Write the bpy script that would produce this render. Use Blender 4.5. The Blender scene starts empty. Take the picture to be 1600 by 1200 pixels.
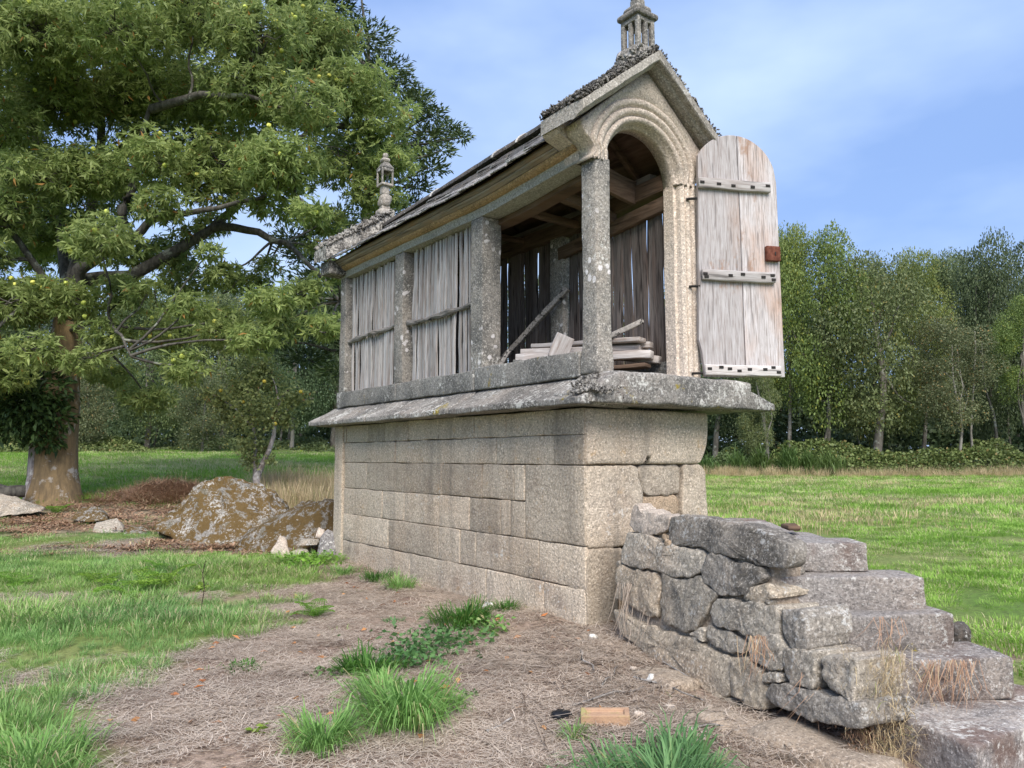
import bpy, math, random
import numpy as np
from mathutils import Vector, Matrix, noise as mnoise

R = math.radians
sc = bpy.context.scene
rng = np.random.default_rng(7)
random.seed(7)

# ------------------------------------------------------------------ camera
cd = bpy.data.cameras.new('camera')
cam = bpy.data.objects.new('camera', cd)
sc.collection.objects.link(cam)
cd.sensor_width = 36; cd.lens = 27.0
cd.clip_start = 0.05; cd.clip_end = 3000
cam.location = (0, 0, 1.3)
cam.rotation_euler = (R(90 + 5.47), 0, 0)
sc.camera = cam

# ------------------------------------------------------------------ sky, sun, exposure
SUN_EL, SUN_AZ = 46.0, 172.0          # azimuth measured clockwise from +Y
w = bpy.data.worlds.new('World'); sc.world = w; w.use_nodes = True
nt = w.node_tree; nt.nodes.clear()
def N(nt, t, **k):
    n = nt.nodes.new(t)
    for a, v in k.items(): setattr(n, a, v)
    return n
out = N(nt, 'ShaderNodeOutputWorld'); bg = N(nt, 'ShaderNodeBackground')
bg.inputs['Strength'].default_value = 0.077
sky = N(nt, 'ShaderNodeTexSky', sky_type='NISHITA')
sky.sun_disc = False; sky.sun_elevation = R(SUN_EL); sky.sun_rotation = R(SUN_AZ)
sky.altitude = 300; sky.air_density = 1.0; sky.dust_density = 1.0; sky.ozone_density = 1.5
tc = N(nt, 'ShaderNodeTexCoord'); mp = N(nt, 'ShaderNodeMapping')
mp.inputs['Scale'].default_value = (1.3, 1.3, 3.0)
mp.inputs['Location'].default_value = (0.35, 0.1, 0.25)
n1 = N(nt, 'ShaderNodeTexNoise'); n1.inputs['Scale'].default_value = 1.7; n1.inputs['Detail'].default_value = 5
n1.inputs['Roughness'].default_value = 0.5
r1 = N(nt, 'ShaderNodeValToRGB'); r1.color_ramp.elements[0].position = 0.38; r1.color_ramp.elements[1].position = 0.78
n2 = N(nt, 'ShaderNodeTexNoise'); n2.inputs['Scale'].default_value = 0.9; n2.inputs['Detail'].default_value = 3
r2 = N(nt, 'ShaderNodeValToRGB')
r2.color_ramp.elements[0].position = 0.35; r2.color_ramp.elements[0].color = (1.55, 2.65, 5.6, 1)
r2.color_ramp.elements[1].position = 0.68; r2.color_ramp.elements[1].color = (2.4, 3.6, 6.2, 1)
mixb = N(nt, 'ShaderNodeMix', data_type='RGBA'); mixb.inputs['Factor'].default_value = 0.76
mixc = N(nt, 'ShaderNodeMix', data_type='RGBA'); mixc.inputs[7].default_value = (4.9, 6.0, 7.6, 1)
mul = N(nt, 'ShaderNodeMath', operation='MULTIPLY'); mul.inputs[1].default_value = 0.72
L = nt.links.new
L(tc.outputs['Generated'], mp.inputs['Vector'])
L(mp.outputs['Vector'], n1.inputs['Vector']); L(mp.outputs['Vector'], n2.inputs['Vector'])
L(n1.outputs['Fac'], r1.inputs['Fac']); L(n2.outputs['Fac'], r2.inputs['Fac'])
L(sky.outputs['Color'], mixb.inputs[6]); L(r2.outputs['Color'], mixb.inputs[7])
L(mixb.outputs[2], mixc.inputs[6]); L(r1.outputs['Color'], mul.inputs[0]); L(mul.outputs[0], mixc.inputs['Factor'])
L(mixc.outputs[2], bg.inputs['Color']); L(bg.outputs['Background'], out.inputs['Surface'])

sd = bpy.data.lights.new('sun', 'SUN'); sun = bpy.data.objects.new('sun', sd); sc.collection.objects.link(sun)
sd.energy = 2.5; sd.angle = R(42); sd.color = (1.0, 0.94, 0.86)
sdir = Vector((math.sin(R(SUN_AZ)) * math.cos(R(SUN_EL)), math.cos(R(SUN_AZ)) * math.cos(R(SUN_EL)), math.sin(R(SUN_EL))))
sun.rotation_euler = sdir.to_track_quat('Z', 'Y').to_euler()
sun.location = (20, -20, 30)

vs = sc.view_settings
vs.view_transform = 'Standard'; vs.look = 'None'; vs.gamma = 1; vs.use_curve_mapping = False
vs.exposure = 1.2

# ------------------------------------------------------------------ helpers
C = sc.collection
def obj(name, mesh, parent=None, loc=(0, 0, 0), rot=(0, 0, 0), scale=(1, 1, 1)):
    o = bpy.data.objects.new(name, mesh); C.objects.link(o)
    o.location = loc; o.rotation_euler = rot; o.scale = scale
    if parent is not None: o.parent = parent
    return o
def thing(name, label, cat, loc=(0, 0, 0), rot=(0, 0, 0), group=None):
    o = obj(name, None, None, loc, rot); o['label'] = label; o['category'] = cat
    if group: o['group'] = group
    return o
def tag(o, label, cat, group=None):
    o['label'] = label; o['category'] = cat
    if group: o['group'] = group
    return o
def kind(o, k, label=None):
    o['kind'] = k
    if label: o['label'] = label
    return o
def mesh(name, v, f, mats=None, smooth=False):
    me = bpy.data.meshes.new(name)
    me.from_pydata([tuple(map(float, p)) for p in v], [], [tuple(map(int, q)) for q in f])
    if mats is not None:
        for m in (mats if isinstance(mats, (list, tuple)) else [mats]): me.materials.append(m)
    if smooth: me.polygons.foreach_set('use_smooth', [True] * len(me.polygons))
    me.update()
    return me
def fast_mesh(name, v, f, mats=None, smooth=False, attrs=None):
    """v (n,3) array, f (m,k) array with constant k"""
    v = np.asarray(v, np.float32); f = np.asarray(f, np.int32)
    me = bpy.data.meshes.new(name)
    me.vertices.add(len(v)); me.vertices.foreach_set('co', v.ravel())
    if len(f):
        k = f.shape[1]
        me.loops.add(f.size); me.loops.foreach_set('vertex_index', f.ravel())
        me.polygons.add(len(f))
        me.polygons.foreach_set('loop_start', np.arange(0, f.size, k, dtype=np.int32))
        me.polygons.foreach_set('loop_total', np.full(len(f), k, np.int32))
        if smooth: me.polygons.foreach_set('use_smooth', np.ones(len(f), bool))
    if mats is not None:
        for m in (mats if isinstance(mats, (list, tuple)) else [mats]): me.materials.append(m)
    if attrs:
        for an, (dt, arr) in attrs.items():
            a = me.attributes.new(an, dt, 'POINT'); a.data.foreach_set('value', np.asarray(arr, np.float32).ravel())
    me.update(calc_edges=True)
    return me

# vectorised value noise -------------------------------------------------
_P = np.random.default_rng(3).random(65536).astype(np.float32)
def _h(ix, iy, iz):
    return _P[((ix * 73856093) ^ (iy * 19349663) ^ (iz * 83492791)) & 65535]
def vn(p):
    p = np.asarray(p, np.float64); i = np.floor(p).astype(np.int64); f = p - i; f = f * f * (3 - 2 * f)
    x, y, z = i[..., 0], i[..., 1], i[..., 2]; fx, fy, fz = f[..., 0], f[..., 1], f[..., 2]
    r = 0
    for dx in (0, 1):
        for dy in (0, 1):
            for dz in (0, 1):
                r = r + _h(x + dx, y + dy, z + dz) * (fx if dx else 1 - fx) * (fy if dy else 1 - fy) * (fz if dz else 1 - fz)
    return r - 0.5
def fbm(p, oct=4, gain=0.5):
    p = np.asarray(p, np.float64); r = 0; a = 1
    for k in range(oct):
        r = r + a * vn(p * (2 ** k) + 17.3 * k); a *= gain
    return r
def fbm2(x, y, s, oct=4, z=0.0):
    return fbm(np.stack([x * s, y * s, np.zeros_like(x) + z], -1), oct)
def disp(v, amp, scale, seed=0, oct=3):
    v = np.asarray(v, np.float64)
    d = np.stack([fbm(v * scale + seed + 31 * k, oct) for k in range(3)], -1)
    return v + d * amp

# ------------------------------------------------------------------ materials
def newmat(name):
    m = bpy.data.materials.new(name); m.use_nodes = True; t = m.node_tree; t.nodes.clear()
    o = N(t, 'ShaderNodeOutputMaterial'); b = N(t, 'ShaderNodeBsdfPrincipled')
    t.links.new(b.outputs[0], o.inputs[0]); b.inputs['Roughness'].default_value = 0.9
    b.inputs['Specular IOR Level'].default_value = 0.2
    return m, t, b
def ramp(t, src, p0, p1, c0=(0, 0, 0, 1), c1=(1, 1, 1, 1)):
    r = N(t, 'ShaderNodeValToRGB'); e = r.color_ramp.elements
    e[0].position = p0; e[1].position = p1; e[0].color = c0; e[1].color = c1
    t.links.new(src, r.inputs[0]); return r.outputs[0]
def mix(t, fac, a, b):
    m = N(t, 'ShaderNodeMix', data_type='RGBA')
    for s, v in ((m.inputs[0], fac), (m.inputs[6], a), (m.inputs[7], b)):
        if hasattr(v, 'links') or hasattr(v, 'is_linked'): t.links.new(v, s)
        elif isinstance(v, (int, float)): s.default_value = v
        else: s.default_value = (*v[:3], 1)
    return m.outputs[2]
def math_(t, op, a, b=None):
    m = N(t, 'ShaderNodeMath', operation=op)
    for s, v in ((m.inputs[0], a), (m.inputs[1], b)):
        if v is None: continue
        if hasattr(v, 'is_linked'): t.links.new(v, s)
        else: s.default_value = v
    return m.outputs[0]
def coords(t, scale=(1, 1, 1), rnd=True, space='Object'):
    c = N(t, 'ShaderNodeTexCoord'); m = N(t, 'ShaderNodeMapping'); m.inputs['Scale'].default_value = scale
    src = c.outputs[space]
    if rnd:
        oi = N(t, 'ShaderNodeObjectInfo'); a = N(t, 'ShaderNodeVectorMath', operation='MULTIPLY_ADD')
        cv = N(t, 'ShaderNodeCombineXYZ')
        for k in range(3): t.links.new(oi.outputs['Random'], cv.inputs[k])
        t.links.new(cv.outputs[0], a.inputs[0]); a.inputs[1].default_value = (13, 17, 11)
        t.links.new(src, a.inputs[2]); src = a.outputs[0]
    t.links.new(src, m.inputs['Vector']); return m.outputs[0]
def noise(t, vec, scale, detail=3, rough=0.55, dist=0.0):
    n = N(t, 'ShaderNodeTexNoise'); n.inputs['Scale'].default_value = scale
    n.inputs['Detail'].default_value = detail; n.inputs['Roughness'].default_value = rough
    n.inputs['Distortion'].default_value = dist
    t.links.new(vec, n.inputs['Vector']); return n.outputs[0]
def voro(t, vec, scale, feature='F1'):
    n = N(t, 'ShaderNodeTexVoronoi', feature=feature); n.inputs['Scale'].default_value = scale
    t.links.new(vec, n.inputs['Vector']); return n.outputs['Distance']
def bump(t, b, h, dist, strength=1.0):
    n = N(t, 'ShaderNodeBump'); n.inputs['Distance'].default_value = dist; n.inputs['Strength'].default_value = strength
    t.links.new(h, n.inputs['Height'])
    prev = b.inputs['Normal'].links
    if prev: t.links.new(prev[0].from_socket, n.inputs['Normal'])
    t.links.new(n.outputs[0], b.inputs['Normal'])

def stone(name, base, dark, lichen=0.0, lichen_col=(0.62, 0.60, 0.55), moss=0.0, moss_col=(0.22, 0.15, 0.03), speck=46, msc=4.2,
          darkamt=0.5, rust=0.0, blotch=0.0, bumpd=0.006, streak=0.0, warm=(0.46, 0.32, 0.21), warmamt=0.3):
    m, t, b = newmat(name)
    v = coords(t, rnd=False)
    oi = N(t, 'ShaderNodeObjectInfo')
    # broad tone + per stone tone
    big = noise(t, v, 1.6, 4)
    c = mix(t, ramp(t, big, 0.42, 0.72), base, warm)
    mm = N(t, 'ShaderNodeMix', data_type='RGBA'); mm.inputs[0].default_value = 1 - warmamt
    t.links.new(c, mm.inputs[6]); mm.inputs[7].default_value = (*base, 1); c = mm.outputs[2]
    # dark weathering with broken edges
    d1 = noise(t, v, 2.3, 9, 0.72)
    c = mix(t, math_(t, 'MULTIPLY', ramp(t, d1, 0.62 - 0.26 * darkamt, 0.76 - 0.26 * darkamt), 0.8), c, dark)
    # grain: dark mica and pale feldspar
    s1 = noise(t, v, speck, 5, 0.75)
    c = mix(t, math_(t, 'MULTIPLY', ramp(t, s1, 0.50, 0.62), 0.65), c, tuple(x * 0.36 for x in base))
    s2 = noise(t, v, speck * 1.35, 4, 0.7)
    c = mix(t, math_(t, 'MULTIPLY', ramp(t, s2, 0.53, 0.62), 0.8), c, tuple(min(0.85, x * 1.6 + 0.05) for x in base))
    d2 = noise(t, v, 30, 6, 0.78)
    c = mix(t, math_(t, 'MULTIPLY', ramp(t, d2, 0.50, 0.60), 0.12 + 0.55 * darkamt), c, tuple(x * 0.6 for x in dark))
    if streak:
        k1 = noise(t, coords(t, (5, 5, 0.45), False), 1.0, 5, 0.65)
        c = mix(t, math_(t, 'MULTIPLY', ramp(t, k1, 0.52, 0.72), streak), c, tuple(x * 0.85 for x in dark))
        k3 = noise(t, v, 6.5, 5, 0.7)
        c = mix(t, math_(t, 'MULTIPLY', ramp(t, k3, 0.62, 0.68), streak * 0.7), c, (0.44, 0.27, 0.11))
    if blotch:
        vv = N(t, 'ShaderNodeVectorMath', operation='ADD'); nn = N(t, 'ShaderNodeTexNoise'); nn.inputs['Scale'].default_value = 14
        sm = N(t, 'ShaderNodeVectorMath', operation='SCALE'); sm.inputs['Scale'].default_value = 0.05
        t.links.new(v, nn.inputs['Vector']); t.links.new(nn.outputs[1], sm.inputs[0]); t.links.new(v, vv.inputs[0]); t.links.new(sm.outputs[0], vv.inputs[1])
        d = voro(t, vv.outputs[0], 11)
        gate = ramp(t, noise(t, v, 3.1, 2), 0.52, 0.56)
        c = mix(t, math_(t, 'MULTIPLY', ramp(t, d, 0.24, 0.30, (1, 1, 1, 1), (0, 0, 0, 1)), math_(t, 'MULTIPLY', gate, blotch)), c, (0.66, 0.62, 0.60))
    if moss:
        g1 = noise(t, v, msc, 8, 0.72)
        c = mix(t, ramp(t, g1, 0.68 - 0.25 * moss, 0.73 - 0.25 * moss), c, moss_col)
    if rust:
        g1 = noise(t, v, 2.7, 6, 0.6)
        c = mix(t, math_(t, 'MULTIPLY', ramp(t, g1, 0.60 - 0.12 * rust, 0.74 - 0.12 * rust), rust), c, (0.14, 0.082, 0.06))
    if lichen:
        l1 = noise(t, v, 26, 7, 0.75); l2 = noise(t, v, 3.0, 4)
        f = ramp(t, math_(t, 'ADD', l1, math_(t, 'MULTIPLY', l2, 0.55)), 0.93 - 0.16 * lichen, 0.985 - 0.16 * lichen)
        c = mix(t, math_(t, 'MULTIPLY', f, 0.8), c, lichen_col)
    hs = N(t, 'ShaderNodeHueSaturation'); t.links.new(c, hs.inputs['Color'])
    t.links.new(math_(t, 'ADD', math_(t, 'MULTIPLY', oi.outputs['Random'], 0.42), 0.80), hs.inputs['Value'])
    t.links.new(hs.outputs[0], b.inputs['Base Color'])
    bump(t, b, noise(t, v, 16, 6, 0.7), bumpd * 3.5, 0.8)
    bump(t, b, s1, bumpd, 0.9)
    return m

def wood(name, base, dark, brown, grain=(1, 1, 0.06), scale=60, brownamt=0.3, crack=0.5, rough=0.85):
    m, t, b = newmat(name)
    v = coords(t, grain); v0 = coords(t, (1, 1, 1))
    g = noise(t, v, scale, 5, 0.65, 0.6); g2 = noise(t, v, scale * 0.28, 4, 0.6, 1.2)
    c = mix(t, ramp(t, g, 0.35, 0.68), base, dark)
    c = mix(t, math_(t, 'MULTIPLY', ramp(t, g2, 0.5, 0.75), 0.6), c, tuple(x * 0.75 for x in base))
    br = noise(t, coords(t, (1, 1, 0.45)), 2.6, 5, 0.6)
    c = mix(t, math_(t, 'MULTIPLY', ramp(t, br, 0.48, 0.7), brownamt), c, brown)
    k = noise(t, v, scale * 0.55, 2, 0.5, 0.3)
    c = mix(t, math_(t, 'MULTIPLY', ramp(t, k, 0.60, 0.66), crack), c, tuple(x * 0.2 for x in dark))
    oi = N(t, 'ShaderNodeObjectInfo'); hs = N(t, 'ShaderNodeHueSaturation'); t.links.new(c, hs.inputs['Color'])
    t.links.new(math_(t, 'ADD', math_(t, 'MULTIPLY', oi.outputs['Random'], 0.5), 0.72), hs.inputs['Value'])
    t.links.new(hs.outputs[0], b.inputs['Base Color']); b.inputs['Roughness'].default_value = rough
    bump(t, b, g, 0.004, 0.8); bump(t, b, k, 0.006, 0.6)
    return m

def leafmat(name, c0, c1, c2=None, trans=0.35, rough=0.55, c2p=0.93, posn=0.5):
    """attribute 'rnd' gives one value per leaf"""
    m = bpy.data.materials.new(name); m.use_nodes = True; t = m.node_tree; t.nodes.clear()
    o = N(t, 'ShaderNodeOutputMaterial'); b = N(t, 'ShaderNodeBsdfPrincipled'); tr = N(t, 'ShaderNodeBsdfTranslucent')
    ms = N(t, 'ShaderNodeMixShader'); ms.inputs[0].default_value = trans
    b.inputs['Roughness'].default_value = rough; b.inputs['Specular IOR Level'].default_value = 0.35
    a = N(t, 'ShaderNodeAttribute'); a.attribute_name = 'rnd'
    c = mix(t, a.outputs['Fac'], c0, c1)
    if c2 is not None: c = mix(t, ramp(t, a.outputs['Fac'], c2p, c2p + 0.01), c, c2)
    v = coords(t, rnd=False)
    hs = N(t, 'ShaderNodeHueSaturation'); t.links.new(c, hs.inputs['Color'])
    oi = N(t, 'ShaderNodeObjectInfo')
    val = math_(t, 'ADD', math_(t, 'MULTIPLY', noise(t, v, posn, 3), 0.9), 0.55)
    t.links.new(val, hs.inputs['Value'])
    t.links.new(math_(t, 'ADD', math_(t, 'MULTIPLY', oi.outputs['Random'], 0.035), 0.482), hs.inputs['Hue'])
    t.links.new(hs.outputs[0], b.inputs['Base Color'])
    t.links.new(hs.outputs[0], tr.inputs['Color'])
    t.links.new(b.outputs[0], ms.inputs[1]); t.links.new(tr.outputs[0], ms.inputs[2]); t.links.new(ms.outputs[0], o.inputs[0])
    return m

M_wall = stone('granite_ashlar', (0.50, 0.42, 0.325), (0.25, 0.215, 0.175), darkamt=0.28, warmamt=0.5, bumpd=0.008, rust=0.3, streak=0.6, lichen=0.05)
M_gable = stone('granite_pale', (0.51, 0.43, 0.355), (0.22, 0.20, 0.175), darkamt=0.12, warmamt=0.3)
M_pillar = stone('granite_lichened', (0.30, 0.275, 0.24), (0.10, 0.098, 0.092), darkamt=0.62, lichen=0.2, blotch=0.9, warmamt=0.2)
M_sill = stone('granite_dark', (0.22, 0.21, 0.19), (0.085, 0.083, 0.078), darkamt=0.55, lichen=0.25, moss=0.22, moss_col=(0.26, 0.19, 0.04), warmamt=0.1)
M_slab = stone('granite_slab', (0.28, 0.26, 0.235), (0.09, 0.086, 0.08), darkamt=0.68, lichen=0.5, moss=0.2, moss_col=(0.30, 0.23, 0.04), rust=0.3, warmamt=0.2)
M_crust = stone('lichen_crust', (0.22, 0.205, 0.185), (0.035, 0.033, 0.03), darkamt=0.9, lichen=0.85, lichen_col=(0.5, 0.47, 0.42), bumpd=0.01)
M_coping = stone('granite_coping', (0.34, 0.31, 0.27), (0.15, 0.14, 0.12), darkamt=0.4, lichen=0.2, warmamt=0.2)
M_rubble = stone('granite_rubble', (0.42, 0.37, 0.30), (0.15, 0.14, 0.12), darkamt=0.45, lichen=0.35, lichen_col=(0.60, 0.58, 0.53), moss=0.1, bumpd=0.014, speck=40, warmamt=0.7)
M_rubbleT = stone('granite_rubble_tan', (0.44, 0.37, 0.28), (0.20, 0.17, 0.14), darkamt=0.3, lichen=0.2, bumpd=0.014, speck=40, warmamt=0.8)
M_rubbleD = stone('granite_rubble_dark', (0.33, 0.295, 0.25), (0.11, 0.10, 0.085), darkamt=0.55, lichen=0.5, lichen_col=(0.62, 0.60, 0.56), bumpd=0.014, speck=40, warmamt=0.3)
M_slated = stone('roof_slate_dark', (0.085, 0.08, 0.075), (0.035, 0.033, 0.03), darkamt=0.5, lichen=0.2, speck=40)
M_step = stone('granite_step', (0.33, 0.30, 0.275), (0.13, 0.12, 0.115), darkamt=0.5, lichen=0.4, rust=0.7, moss=0.15, moss_col=(0.28, 0.22, 0.04), bumpd=0.010, speck=50, warmamt=0.3)
M_warm = stone('granite_fresh_break', (0.46, 0.345, 0.235), (0.27, 0.2, 0.14), darkamt=0.2, warmamt=0.5, bumpd=0.012, speck=50)
M_boulder = stone('mossy_boulder_stone', (0.30, 0.28, 0.25), (0.14, 0.115, 0.06), darkamt=0.55, lichen=0.42, lichen_col=(0.60, 0.58, 0.54), moss=0.95, moss_col=(0.155, 0.10, 0.038), msc=8.0, speck=30, bumpd=0.02)
M_lintel = stone('lintel_plaster', (0.42, 0.40, 0.34), (0.22, 0.22, 0.19), darkamt=0.2, warmamt=0.1)
M_cavetto = stone('cornice_ochre', (0.36, 0.24, 0.12), (0.20, 0.14, 0.08), darkamt=0.45, warmamt=0.5)
M_slate = stone('roof_slate', (0.20, 0.19, 0.185), (0.06, 0.058, 0.056), darkamt=0.5, lichen=0.6, speck=40)
M_ridge = stone('ridge_tile', (0.075, 0.07, 0.066), (0.03, 0.029, 0.028), darkamt=0.5, lichen=0.1, speck=40)
M_mortar = stone('white_mortar', (0.62, 0.60, 0.56), (0.4, 0.4, 0.38), darkamt=0.1, speck=80)
M_slat = wood('slat_wood', (0.52, 0.495, 0.475), (0.30, 0.275, 0.255), (0.24, 0.15, 0.10), brownamt=0.4, crack=0.5, scale=90)
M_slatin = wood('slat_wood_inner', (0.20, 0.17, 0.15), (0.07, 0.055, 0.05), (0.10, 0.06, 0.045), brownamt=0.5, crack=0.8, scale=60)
M_door = wood('door_oak', (0.51, 0.48, 0.475), (0.33, 0.29, 0.275), (0.36, 0.21, 0.13), grain=(1, 1, 0.07), scale=62, brownamt=0.6, crack=0.5)
t = M_door.node_tree; b = next(n for n in t.nodes if n.type == 'BSDF_PRINCIPLED'); src = b.inputs['Base Color'].links[0].from_socket
v = coords(t, (1, 1, 0.035)); k1 = noise(t, v, 150, 3, 0.6, 0.4); v2 = coords(t, (1, 1, 0.6)); k2 = noise(t, v2, 3.6, 7, 0.68)
c = mix(t, math_(t, 'MULTIPLY', ramp(t, k1, 0.53, 0.62), 0.65), src, (0.20, 0.165, 0.145)); c = mix(t, math_(t, 'MULTIPLY', ramp(t, k2, 0.60, 0.68), 0.7), c, (0.30, 0.165, 0.095))
t.links.new(c, b.inputs['Base Color']); bump(t, b, k1, 0.003, 0.8)
M_batten = wood('batten_wood', (0.56, 0.53, 0.51), (0.30, 0.26, 0.24), (0.25, 0.17, 0.12), grain=(0.08, 1, 1), scale=45, brownamt=0.2, crack=0.6)
M_rod = wood('rod_wood', (0.34, 0.31, 0.28), (0.12, 0.11, 0.10), (0.12, 0.08, 0.05), grain=(1, 0.15, 1), scale=60, brownamt=0.3, crack=0.9)
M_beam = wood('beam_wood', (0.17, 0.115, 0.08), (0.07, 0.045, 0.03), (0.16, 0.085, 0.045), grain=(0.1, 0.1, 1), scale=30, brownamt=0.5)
M_plank = wood('plank_wood', (0.56, 0.52, 0.49), (0.28, 0.23, 0.20), (0.30, 0.17, 0.09), grain=(0.08, 1, 1), scale=45, brownamt=0.35)
M_fascia = wood('eave_wood', (0.30, 0.26, 0.215), (0.13, 0.11, 0.09), (0.30, 0.17, 0.07), grain=(1, 0.06, 1), scale=40, brownamt=0.5)
m, t, b = newmat('rusty_iron'); v = coords(t)
t.links.new(mix(t, ramp(t, noise(t, v, 30, 4), 0.4, 0.7), (0.105, 0.035, 0.022), (0.19, 0.07, 0.045)), b.inputs['Base Color']); M_rust = m
m, t, b = newmat('dark_iron'); b.inputs['Base Color'].default_value = (0.03, 0.027, 0.025, 1); M_iron = m
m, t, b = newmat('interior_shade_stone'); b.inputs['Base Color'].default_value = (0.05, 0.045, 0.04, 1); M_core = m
m, t, b = newmat('fired_brick'); v = coords(t)
c = mix(t, ramp(t, noise(t, v, 30, 4), 0.4, 0.7), (0.42, 0.27, 0.17), (0.34, 0.21, 0.14))
c = mix(t, ramp(t, noise(t, v, 9, 4), 0.54, 0.66), c, (0.36, 0.31, 0.13)); t.links.new(c, b.inputs['Base Color']); bump(t, b, noise(t, v, 90, 3), 0.003); M_brick = m
m, t, b = newmat('black_plastic'); b.inputs['Base Color'].default_value = (0.012, 0.013, 0.016, 1); b.inputs['Roughness'].default_value = 0.35; M_black = m
m, t, b = newmat('bone_white'); b.inputs['Base Color'].default_value = (0.62, 0.60, 0.55, 1); M_white = m

def barkmat(name, c0, c1, c2, grain=(1, 1, 0.25), scale=9):
    m, t, b = newmat(name); v = coords(t, grain)
    n = noise(t, v, scale, 7, 0.7); c = mix(t, ramp(t, n, 0.38, 0.62), c0, c1)
    n2 = noise(t, coords(t), 3.2, 6, 0.65); c = mix(t, ramp(t, n2, 0.56, 0.62), c, c2)
    t.links.new(c, b.inputs['Base Color']); bump(t, b, n, 0.03, 0.9)
    return m
M_bark = barkmat('chestnut_bark', (0.30, 0.21, 0.11), (0.15, 0.11, 0.065), (0.42, 0.38, 0.33))
M_limb = barkmat('limb_bark', (0.13, 0.12, 0.10), (0.05, 0.045, 0.04), (0.26, 0.27, 0.22), scale=14)
M_palebark = barkmat('pale_bark', (0.42, 0.38, 0.36), (0.15, 0.12, 0.11), (0.5, 0.48, 0.45), scale=12)
M_greybark = barkmat('grey_bark', (0.20, 0.18, 0.15), (0.10, 0.09, 0.075), (0.30, 0.30, 0.25), scale=6)
M_birch = barkmat('birch_bark', (0.32, 0.30, 0.26), (0.16, 0.145, 0.125), (0.10, 0.09, 0.08), scale=5)

M_chest = leafmat('chestnut_leaf', (0.15, 0.235, 0.06), (0.37, 0.46, 0.16), (0.42, 0.25, 0.06), trans=0.48, c2p=0.99, posn=0.35)
M_burr = leafmat('chestnut_burr', (0.50, 0.55, 0.10), (0.66, 0.66, 0.14), trans=0.1)
M_cyp = leafmat('cypress_needles', (0.040, 0.070, 0.025), (0.10, 0.14, 0.045), trans=0.15, posn=0.6)
M_ivy = leafmat('ivy_leaf', (0.022, 0.055, 0.014), (0.07, 0.12, 0.03), trans=0.2)
M_oakA = leafmat('wood_leaf_mid', (0.115, 0.155, 0.06), (0.18, 0.225, 0.09), (0.26, 0.24, 0.05), trans=0.3, c2p=0.96, posn=0.25)
M_oakB = leafmat('wood_leaf_bright', (0.16, 0.21, 0.055), (0.25, 0.31, 0.09), (0.32, 0.32, 0.05), trans=0.35, c2p=0.94, posn=0.25)
M_oakC = leafmat('wood_leaf_dark', (0.07, 0.105, 0.048), (0.12, 0.16, 0.07), trans=0.25, posn=0.25)
M_oakD = leafmat('wood_leaf_grey', (0.11, 0.13, 0.06), (0.21, 0.23, 0.11), (0.34, 0.22, 0.08), trans=0.3, c2p=0.95, posn=0.3)
M_apple = leafmat('apple_leaf', (0.15, 0.20, 0.065), (0.32, 0.38, 0.15), (0.38, 0.26, 0.08), trans=0.35, c2p=0.98, posn=1.5)
M_bramble = leafmat('bramble_leaf', (0.07, 0.11, 0.03), (0.20, 0.25, 0.08), (0.25, 0.20, 0.07), trans=0.25, c2p=0.95, posn=0.4)
M_broom = leafmat('broom_stem', (0.06, 0.11, 0.025), (0.14, 0.22, 0.06), trans=0.2, posn=0.8)
M_fern = leafmat('fern_frond', (0.13, 0.25, 0.03), (0.26, 0.42, 0.06), trans=0.4, posn=1.5)
M_earthy = stone('earthy_stone', (0.32, 0.26, 0.20), (0.14, 0.11, 0.085), darkamt=0.3, warmamt=0.5)
M_weed = leafmat('weed_leaf', (0.06, 0.13, 0.04), (0.15, 0.27, 0.09), trans=0.3, posn=2.0)

# ------------------------------------------------------------------ terrain
GO = np.array([0.556, 5.955]); GU = np.array([0.808, 0.590]); GV = np.array([-0.590, 0.808])
def smooth(a, b, x):
    t_ = np.clip((x - a) / (b - a), 0, 1); return t_ * t_ * (3 - 2 * t_)
_yk = np.array([-200, 0, 2.5, 3.3, 4, 6, 9.5, 13, 16, 20, 30, 45, 80, 400.])
_zl = np.array([-1.5, -.26, -.17, -.13, -.08, -.01, .04, .33, .58, .85, 1.25, 1.62, 2.3, 5.0])
_zr = np.array([-1.5, -.26, -.17, -.13, -.08, -.01, .03, .07, .10, .16, .28, .44, 1.0, 4.0])
def terr(x, y):
    x = np.asarray(x, float); y = np.asarray(y, float)
    r_ = x / np.maximum(np.abs(y), 4.0)
    k = smooth(-0.32, 0.12, r_)
    z = np.interp(y, _yk, _zl) * (1 - k) + np.interp(y, _yk, _zr) * k
    a = 0.10 * smooth(6, 16, np.abs(y) + 0.4 * np.abs(x))
    z = z + fbm2(x, y, 0.12, 3) * a * 1.5 + fbm2(x, y, 1.1, 3) * 0.035
    # earth heaped against the corner of the base and the foot of the stair
    z = z + 0.05 * np.exp(-((x - 0.9) ** 2 / 0.35 + (y - 5.3) ** 2 / 0.8))
    z = z + 0.05 * np.exp(-((x - 0.1) ** 2 / 0.3 + (y - 6.2) ** 2 / 0.2))
    z = z + 0.07 * np.exp(-((x - 1.50) ** 2 / 0.07 + (y - 3.95) ** 2 / 0.10))
    return z
def h1(x, y): return float(terr(np.array([x]), np.array([y]))[0])

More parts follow.
